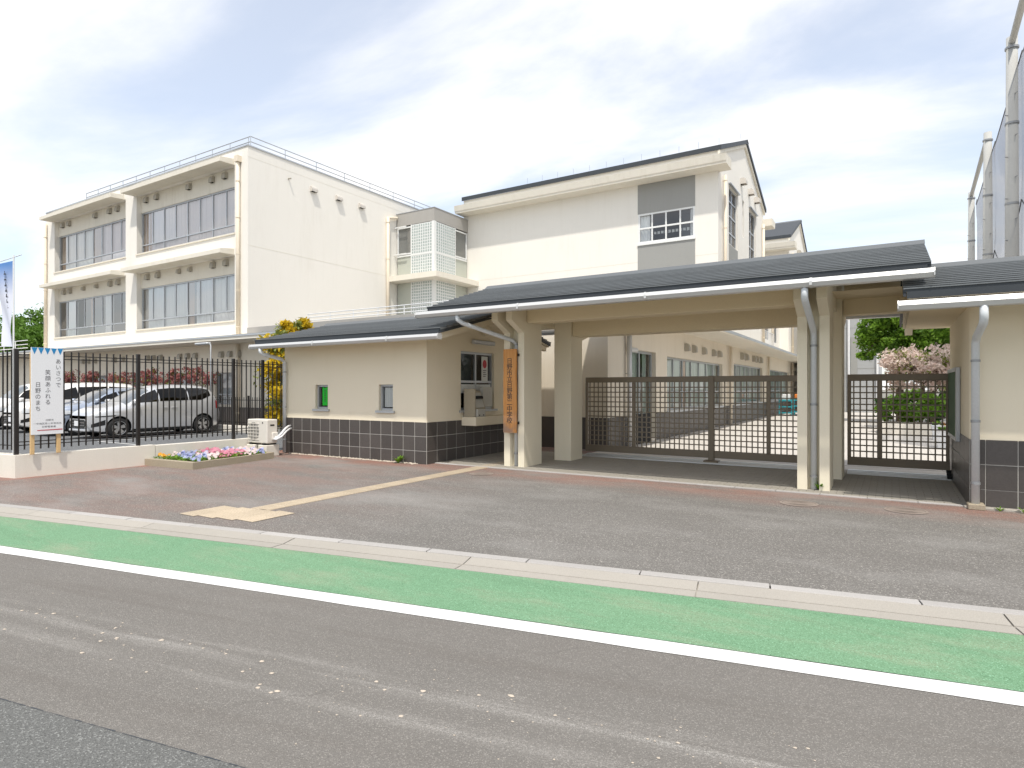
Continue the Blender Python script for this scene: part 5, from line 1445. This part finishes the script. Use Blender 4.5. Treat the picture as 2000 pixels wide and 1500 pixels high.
    for (x0, x1, lo, up) in win:
        side_patch('side_window', GLASS_DK, x0, x1, lambda x: lerp_tab(lo, x), lambda x: lerp_tab(up, x))
    # pillar strips between the side windows, belt line and door joints
    def line_patch(x0, x1, z, h=.012, mat=BLACKP, name='door_joint'): side_patch(name, mat, x0, x1, lambda x: z, lambda x: z + h, .004, t, 8, 1)
    for xd in (ax[0] + .52, ax[0] + 1.55):
        side_patch('door_joint', BLACKP, xd, xd + .008, lambda x: .30, lambda x: 1.05, .003, t, 1, 10)
    for xd in (ax[0] + 1.33, ax[0] + 1.64):
        for sg in (-1, 1): MB().cbox(xd, xd + .17, sg * (half(xd, .93) - .004), sg * (half(xd, .93) + .03), .925, .95, .008).build('door_handle', paint, t)
    # windscreen and rear window follow the body surface
    def top_patch(name, mat, x0, x1, f, off):
        m = MB(); g = []; nx, ny = 10, 10
        for i in range(nx + 1):
            x = x0 + (x1 - x0) * i / nx; ym_ = half(x, zm + (zt(x) - zm) * f(i / nx))
            for j in range(ny + 1):
                y_ = -ym_ + 2 * ym_ * j / ny; g.append((x + off[0], y_, surf_z(x, y_) + off[1]))
        m.add(g, [(i * (ny + 1) + j, (i + 1) * (ny + 1) + j, (i + 1) * (ny + 1) + j + 1, i * (ny + 1) + j + 1) for i in range(nx) for j in range(ny)])
        m.build(name, mat, t, smooth=True)
    top_patch('windscreen', GLASS_WS, ws[0], ws[1], lambda f: .80 + .08 * f, (-.006, .006))
    side_patch('headlamp', LAMPGL, hl[0], hl[1], lambda x: hl[2] + .06 * (x - hl[0]), lambda x: hl[3] + .03 * (x - hl[0]) - .10 * ((x - hl[0]) / (hl[1] - hl[0])) ** 2, .006)
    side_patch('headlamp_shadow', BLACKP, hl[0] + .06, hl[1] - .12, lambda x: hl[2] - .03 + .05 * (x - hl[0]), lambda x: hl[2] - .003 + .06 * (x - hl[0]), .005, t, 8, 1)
    side_patch('tail_lamp', TAILGL, Lc - .22, Lc - .03, lambda x: .86, lambda x: 1.10 + .2 * (Lc - x), .008)
    fx = -.012
    MB().prism([(-.42, .34), (.42, .34), (.52, .52), (.40, .60), (-.40, .60), (-.52, .52)], 'x', fx, fx + .03).build('grille', BLACKP, t)
    for z in (.42, .50): MB().box(fx - .006, fx, -.44, .44, z, z + .015).build('grille_bar', CHROME, t)
    if plate: MB().cbox(fx - .022, fx - .007, -.165, .165, .40, .56, .004).build('number_plate', WHITE, t)
    MB().cbox(fx - .02, .12, -W_(.1) * .86, W_(.1) * .86, .24, .31, .02).build('bumper_lip', paint, t)
    side_patch('fog_recess', BLACKP, .10, .42, lambda x: .36 + .22 * (x - .1), lambda x: .46 + .42 * (x - .1), .004, t, 8, 2)
    side_patch('sill', BLACKP, ax[0] + .40, ax[1] - .40, lambda x: .215, lambda x: .27, .006, t, 10, 1)
    for sg in (-1, 1):
        mx_ = ws[0] + .22; my_ = half(mx_, 1.12)
        MB().cbox(mx_ - .07, mx_ + .09, sg * my_, sg * (my_ + .20), 1.06, 1.21, .04).build('mirror', paint, t)
    # wheels
    prof = [(.185, -.10), (.215, -.105), (.29, -.10), (.318, -.075), (.325, -.03), (.325, .03), (.318, .075), (.29, .10), (.215, .105), (.185, .10)]
    nn = 28
    tv = [(r * math.cos(k * 6.28319 / nn), y_, r * math.sin(k * 6.28319 / nn)) for k in range(nn) for r, y_ in prof]; pl = len(prof)
    tf = [(k * pl + j, ((k + 1) % nn) * pl + j, ((k + 1) % nn) * pl + (j + 1) % pl, k * pl + (j + 1) % pl) for k in range(nn) for j in range(pl)]
    for a in ax:
        for sg in (-1, 1):
            yc_ = sg * (hw - .115)
            def at(p): return (a + p[0], yc_ + sg * p[1], .325 + p[2])
            w = MB().add([at(v) for v in tv], tf).build('wheel', RUBBER, t, smooth=True)
            MB().add([at((.20 * math.cos(k * 6.28319 / nn), .045, .20 * math.sin(k * 6.28319 / nn))) for k in range(nn)], [tuple(range(nn))]).build('rim_dish', BLACKP, w)
            rr = MB()
            for k in range(5):
                an = k * 1.25664 + .3
                for da in (-.16, .16):
                    c_, s_ = math.cos(an + da), math.sin(an + da); px, pz = -s_, c_
                    rr.add([at((.03 * c_ + px * .025, .085, .03 * s_ + pz * .025)), at((.03 * c_ - px * .025, .085, .03 * s_ - pz * .025)), at((.205 * c_ - px * .026, .092, .205 * s_ - pz * .026)), at((.205 * c_ + px * .026, .092, .205 * s_ + pz * .026)),
                            at((.03 * c_ + px * .03, .06, .03 * s_ + pz * .03)), at((.03 * c_ - px * .03, .06, .03 * s_ - pz * .03)), at((.205 * c_ - px * .03, .06, .205 * s_ - pz * .03)), at((.205 * c_ + px * .03, .06, .205 * s_ + pz * .03))],
                           [(0, 1, 2, 3), (0, 1, 5, 4), (1, 2, 6, 5), (2, 3, 7, 6), (3, 0, 4, 7)])
            n2 = nn
            rr.add([at((q * math.cos(k * 6.28319 / n2), y_, q * math.sin(k * 6.28319 / n2))) for q, y_ in ((.19, .098), (.215, .107)) for k in range(n2)], [(k, (k + 1) % n2, n2 + (k + 1) % n2, n2 + k) for k in range(n2)])
            rr.build('rim', RIM, w)
            MB().add([at((.045 * math.cos(k * .5236), .095, .045 * math.sin(k * .5236))) for k in range(12)], [tuple(range(12))]).build('hub_cap', RIM, w)
    return t
CG = 'cars parked in the lot behind the fence'
minivan = [(0, .62), (.03, .70), (.12, .84), (.35, .95), (.9, 1.08), (1.02, 1.12), (1.72, 1.56), (2.05, 1.66), (2.7, 1.705), (3.5, 1.695), (3.9, 1.65), (4.10, 1.52), (4.20, 1.22), (4.24, .95), (4.26, .70)]
mv_win = [(1.30, 2.02, [(1.30, 1.10), (2.02, 1.14)], [(1.30, 1.14), (1.60, 1.37), (2.02, 1.53)]),
          (2.07, 3.02, [(2.07, 1.145), (3.02, 1.17)], [(2.07, 1.54), (2.5, 1.58), (3.02, 1.59)]),
          (3.06, 3.86, [(3.06, 1.17), (3.50, 1.17), (3.86, 1.32)], [(3.06, 1.59), (3.6, 1.58), (3.86, 1.52)])]
make_car('silver minivan nearest the fence corner, side window line curving up at the back', CG, minivan, 4.26, 1.695, (.80, 3.55), CAR_SILVER, mv_win, (-21.42, 9.00, .008), R(90), (1.03, 1.82))
hatch = [(0, .62), (.03, .74), (.12, .90), (.35, .98), (1.0, 1.10), (1.1, 1.13), (1.75, 1.50), (2.1, 1.58), (2.7, 1.60), (3.3, 1.57), (3.7, 1.46), (3.95, 1.12), (4.03, .9), (4.05, .70)]
h_win = [(1.38, 2.05, [(1.38, 1.11), (2.05, 1.13)], [(1.38, 1.14), (1.65, 1.31), (2.05, 1.45)]), (2.1, 2.95, [(2.1, 1.13), (2.95, 1.15)], [(2.1, 1.46), (2.6, 1.49), (2.95, 1.47)])]
make_car('pale blue-grey car parked just left of the silver minivan', CG, hatch, 4.05, 1.70, (.80, 3.35), CAR_BLUE, h_win, (-23.72, 8.85, .008), R(90), (1.12, 1.80))
van = [(0, .65), (.03, .80), (.12, .98), (.4, 1.06), (.75, 1.14), (.85, 1.18), (1.35, 1.66), (1.7, 1.77), (2.4, 1.80), (3.4, 1.79), (3.9, 1.74), (4.1, 1.55), (4.2, 1.1), (4.24, .9), (4.25, .72)]
v_win = [(1.06, 1.80, [(1.06, 1.16), (1.8, 1.18)], [(1.06, 1.22), (1.3, 1.48), (1.8, 1.62)]), (1.86, 2.85, [(1.86, 1.18), (2.85, 1.2)], [(1.86, 1.62), (2.85, 1.64)]), (2.92, 3.8, [(2.92, 1.2), (3.8, 1.22)], [(2.92, 1.64), (3.8, 1.60)])]
make_car('cream tall van with dark side windows behind the slogan board', CG, van, 4.25, 1.70, (.80, 3.45), CAR_WHITE, v_win, (-26.35, 8.95, .008), R(90), (.86, 1.45))
make_car('white van at the left edge behind the corner fence post', CG, van, 4.25, 1.70, (.80, 3.45), CAR_WHITE, v_win, (-29.5, 9.0, .008), R(90), (.86, 1.45))
# bay lines of the car park
pl = bpy.data.objects['parking_lot']
for x in (-19.9, -22.55, -25.05, -27.95): MB().quad((x - .05, 8.9, .012), (x + .05, 8.9, .012), (x + .05, 13.4, .012), (x - .05, 13.4, .012)).build('bay_line', LINEOLD, pl)
MB().quad((-19.9, 8.85, .012), (-14, 8.85, .012), (-14, 8.95, .012), (-19.9, 8.95, .012)).build('bay_line', LINEOLD, pl)

# car-park lamp
lp = thing('car_park_lamp', 'slim pole lamp rising behind the silver minivan', 'lamp', (-22.3, 13.9, 0))
MB().tube([(-22.3, 13.9, 0), (-22.3, 13.9, 3.26), (-22.45, 13.9, 3.32)], .028, 8).build('pole', CLAMP, lp, smooth=True)
MB().cbox(-23.25, -22.4, 13.8, 14.0, 3.28, 3.36, .03).build('lamp_head', LAMPM, lp)

# ------------------------------------------------------------------ planting
rnd = random.Random(5)
for k, x in enumerate((-36.2, -33.6, -31.0, -28.6, -26.3, -24.4)):
    c = (x, 14.75, 2.05); dark = k >= 4
    tree('red_shrub', 'red-leaved shrub against the wing wall, %s from the lamp pole' % ('sixth and farthest', 'fifth', 'fourth', 'third', 'second', 'first and nearest')[k], 'shrub', (x, 14.75, 0),
         blobset(rnd, c, (1.15, .32, .45), 9, .38), 900, .055, LEAF_RED, .035, 'red shrubs behind the parked cars', 40 + k, (LEAF_OLIVE, 130, 1, 'green_leaves'))
tree('golden_conifer', 'golden yellow shrub rising behind the gatehouse roof', 'shrub', (-16.7, 13.2, 0),
     [((-17.0, 13.2, 1.0), (.75, .7, .8)), ((-16.7, 13.1, 2.0), (.85, .8, .8)), ((-16.9, 13.2, 2.9), (.75, .7, .6)), ((-16.6, 13.2, 3.4), (.55, .5, .42)), ((-16.1, 13.2, 3.35), (.35, .4, .42)), ((-17.25, 13.2, 3.25), (.35, .4, .35))], 13000, .06, LEAF_YELLOW, .07, None, 61, (LEAF_OLIVE, 2500, 1, 'green_leaves'))
# far trees on the left
fl = [((-62, 27, 0), 7.4, 3.6, LEAF_BRIGHT, 'bright green tree beyond the school at the left edge'), ((-58, 24.5, 0), 5.4, 2.6, LEAF_BRIGHT, 'rounded fresh green tree left of the classroom block'), ((-70, 26, 0), 9.0, 4.0, LEAF_MID, 'tall darker tree behind the banner'),
      ((-74, 33, 0), 9.6, 4.2, LEAF_MID, 'dark tree far behind the parked vans'), ((-54.5, 25.5, 0), 5.0, 2.3, LEAF_BRIGHT, 'small green tree beside the end downpipe'), ((-66, 22, 0), 6.6, 3.0, LEAF_MID, 'mid green tree at the far left'), ((-80, 30, 0), 10.5, 4.5, LEAF_MID, 'wide tree farthest to the left')]
for k, (b, h_, r_, lf, lab) in enumerate(fl):
    tree('broadleaf_tree', lab, 'tree', b, blobset(rnd, (b[0], b[1], h_ - r_ * .85), (r_, r_, r_ * .85), 12, r_ * .42), 12000, .17, lf, .2, 'trees left of the school', 70 + k, (LEAF_MID, 900, 1, 'inner_leaves'))
hs = thing('far_house', 'pale pink house behind the left trees', 'house', (-64, 34, 0))
MB().box(-68, -60, 33, 40, 0, 8.3).build('wall', PINKHOUSE, hs)
MB().prism([(32.5, 8.3), (36.5, 9.6), (40.5, 8.3)], 'x', -68.4, -59.6).build('roof', BRICKROOF, hs)
for y in (34.2, 36.8): MB().box(-60.0, -59.95, y, y + 1.2, 6.0, 7.3).build('window', GREYPAINT, hs)
# courtyard planting seen through the right gate
tree('evergreen_tree', 'dark evergreen tree beside the grey hall, seen over the right gate', 'tree', (.35, 33.5, 0),
     blobset(rnd, (.7, 33.5, 4.4), (2.5, 1.8, 2.0), 30, .9) + [((-1.05, 32.6, 3.1), (.5, .4, .28)), ((-.6, 32.8, 4.1), (.6, .5, .5))], 22000, .075, LEAF_BRIGHT, .16, None, 90, (LEAF_MID, 12000, 1, 'young_leaves'), droop=.6)
tree('flowering_tree', 'pale pink flowering tree above the right gate', 'tree', (1.35, 28.4, 0),
     blobset(rnd, (1.15, 28.4, 2.35), (2.0, 1.4, 1.15), 34, .55), 12000, .06, LEAF_PINK, .09, None, 91, (LEAF_OLIVE, 1300, 1, 'green_leaves'))
tree('round_bush', 'clipped round green bush in a raised planter behind the right gate', 'bush', (.85, 25.6, .3),
     [((.85, 25.6, 1.0), (1.1, .8, .46)), ((.1, 25.4, .9), (.6, .5, .42)), ((.7, 25.3, 1.1), (.8, .5, .34)), ((1.5, 25.5, .88), (.7, .5, .38)), ((.6, 25.2, .75), (.8, .5, .32)), ((1.2, 25.2, .8), (.7, .4, .34))], 11000, .06, LEAF_BRIGHT, .06, None, 92, (LEAF_MID, 900, 1, 'inner_leaves'))
for k, (x, y, h_) in enumerate(((3.2, 36, 5.0), (1.4, 39, 5.5), (5.2, 31, 4.6))):
    tree('broadleaf_tree', ('green tree behind the pink flowering tree', 'green tree beyond the dark evergreen', 'green tree hidden behind the right lodge')[k], 'tree', (x, y, 0), blobset(rnd, (x, y, h_ * .6), (1.8, 1.8, h_ * .35), 12, .8), 2400, .14, (LEAF_MID, LEAF_OLIVE, LEAF_MID)[k], .12, 'trees in the courtyard', 95 + k)
rp_ = thing('raised_planter', 'long raised concrete planter under the round bush', 'planter', (.9, 25.6, 0))
MB().cbox(-.4, 2.6, 24.7, 24.85, 0, .42, .015).build('front_wall', WALLCONC, rp_); MB().cbox(-.4, -.25, 24.86, 26.6, 0, .42, .015).build('side_wall', WALLCONC, rp_)
MB().box(-.24, 2.6, 24.86, 26.6, 0, .36).build('soil', SOIL, rp_)
for k, (x, y, s) in enumerate(((1.25, 22.6, .46), (1.22, 19.6, .5))):
    t = thing('planter_box', ('white planter box with orange flowers, the farther one by the right gate', 'white planter box close behind the right gate')[k], 'planter', (x, y, 0), 'white planter boxes')
    MB().prism([(x - s * .42, 0), (x + s * .42, 0), (x + s * .5, s * .95), (x - s * .5, s * .95)], 'y', y - s * .5, y + s * .5).build('box', PLWHITE, t)
    MB().cbox(x - s * .53, x + s * .53, y - s * .53, y + s * .53, s * .90, s * .99, .01).build('rim', PLWHITE, t)
    rr = random.Random(k); leaf_cloud(MB(), rr, [((x, y, s * 1.12), (s * .45, s * .45, .1))], 160, .035).build('flowers', PET_ORANGE if k == 0 else PET_WHITE, t)
    leaf_cloud(MB(), rr, [((x, y, s * 1.04), (s * .45, s * .45, .08))], 160, .04).build('leaves', LEAF_BRIGHT, t)
hd = thing('hedge', 'dark green hedge behind the raised planter', 'hedge', (1.6, 31, 0))
leaf_cloud(MB(), random.Random(8), [((-.2 + i * .7, 31 + .2 * (i % 2), .8), (.55, .5, .75)) for i in range(7)], 9000, .08).build('foliage', LEAF_DARK, hd)
MB().tube([(-.2, 31, 0), (1.6, 31, .6), (4.0, 31, 0)], .05, 6).build('stems', BARK, hd)
gy = thing('grey_hall', 'grey concrete hall behind the dark evergreen tree', 'building', (-3, 50, 0))
MB().box(-4.6, -.72, 46.5, 60, 0, 8.2).build('wall', GYM, gy)
for z in (2.9, 5.6): MB().box(-4.6, -.715, 46.49, 46.499, z, z + .03).build('wall_joint', GREYPAINT, gy)
MB().box(-2.35, -1.95, 46.46, 46.49, 2.2, 5.0).build('window', GREYPAINT, gy)
for x in (-2.45, -.82): MB().tube([(x, 46.35, 0), (x, 46.35, 8)], .07, 8).build('downpipe', RAILW, gy)
for k, (x, y) in enumerate(((-5.2, 38.6), (-4.75, 40.6))):
    t = thing('crate_trolley', ('teal wire trolley of crates by the wing wall, nearer one', 'teal wire trolley of crates by the wing wall, farther one')[k], 'trolley', (x, y, 0), 'teal trolleys')
    m = MB()
    for z in (.15, .5, .85): m.cbox(x - .35, x + .35, y - .55, y + .55, z, z + .06, .01)
    m.build('tray', TEAL, t)
    for dx in (-.33, .33):
        for dy in (-.53, .53): MB().tube([(x + dx, y + dy, 0), (x + dx, y + dy, 1.0)], .025, 6).build('upright', TEAL, t)
    MB().cbox(x - .25, x + .2, y - .4, y + .1, .92, 1.25, .04).build('load', ORANGE if k else PLWHITE, t)

# ------------------------------------------------------------------ ball-stop net
np_ = [(3.58, 40.5, 12.0), (3.31, 31.4, 12.0), (3.04, 23.4, 12.05), (2.80, 15.6, 12.1)]
for k, (x, y, h_) in enumerate(np_[:3]):
    t = thing('net_pole', ('concrete net pole farthest back, leftmost of three', 'middle concrete net pole of three', 'nearest concrete net pole at the right edge')[k], 'pole', (x, y, 0), 'ball-stop net poles')
    MB().tube([(x, y, 0), (x, y, h_)], [.20, .14], 16).build('shaft', POLEM, t, smooth=True)
    for z in (h_ - .35, h_ - 2.6, h_ - 5.0): MB().tube([(x, y, z), (x, y, z + .06)], .175, 16).build('band', CLAMP, t)
    for j in range(12):
        z = 3.5 + j * .62; a = 3.9 + (j % 2) * 1.2
        MB().tube([(x + .14 * math.cos(a), y + .14 * math.sin(a), z), (x + .25 * math.cos(a), y + .25 * math.sin(a), z)], .014, 5).build('step_bolt', CLAMP, t)
for (a, b), lab in (((0, 1), 'top beam between the two far net poles'), ((2, 3), 'top beam leaving the nearest net pole')):
    p, q = np_[a], np_[b]
    o = MB().tube([(p[0], p[1], p[2] - .15), (q[0], q[1], q[2] - .15)], .09, 8).build('net_beam', POLEM, origin=(p[0], p[1], p[2] - .15)); tag(o, lab, 'beam', 'net beams')
for k in range(3):
    p, q = np_[k], np_[k + 1]; m = MB(); g = []; nu, nv = 18, 16
    for i in range(nu + 1):
        f = i / nu; sag = 4 * f * (1 - f)
        for j in range(nv + 1):
            h0 = 11.6 - 1.1 * sag; z = 1.5 + (h0 - 1.5) * j / nv
            g.append((p[0] + (q[0] - p[0]) * f + .24 + .25 * sag * math.sin(j * .7), p[1] + (q[1] - p[1]) * f, z))
    m.add(g, [(i * (nv + 1) + j, (i + 1) * (nv + 1) + j, (i + 1) * (nv + 1) + j + 1, i * (nv + 1) + j + 1) for i in range(nu) for j in range(nv)])
    t = thing('ball_net', ('grey ball-stop net between the two far poles', 'grey ball-stop net between the middle and nearest poles', 'grey ball-stop net right of the nearest pole')[k], 'net', (p[0], p[1], 0), 'ball-stop nets')
    m.build('mesh_sheet', NET, t, smooth=True)
    MB().tube([g[i * (nv + 1) + nv] for i in range(nu + 1)], .018, 5).build('top_rope', BLACKP, t)
    MB().tube([Vector(g[i * (nv + 1) + 9]) - Vector((.02, 0, .5 * math.sin(math.pi * i / nu))) for i in range(nu + 1)], .014, 5).build('cross_rope', BLACKP, t)
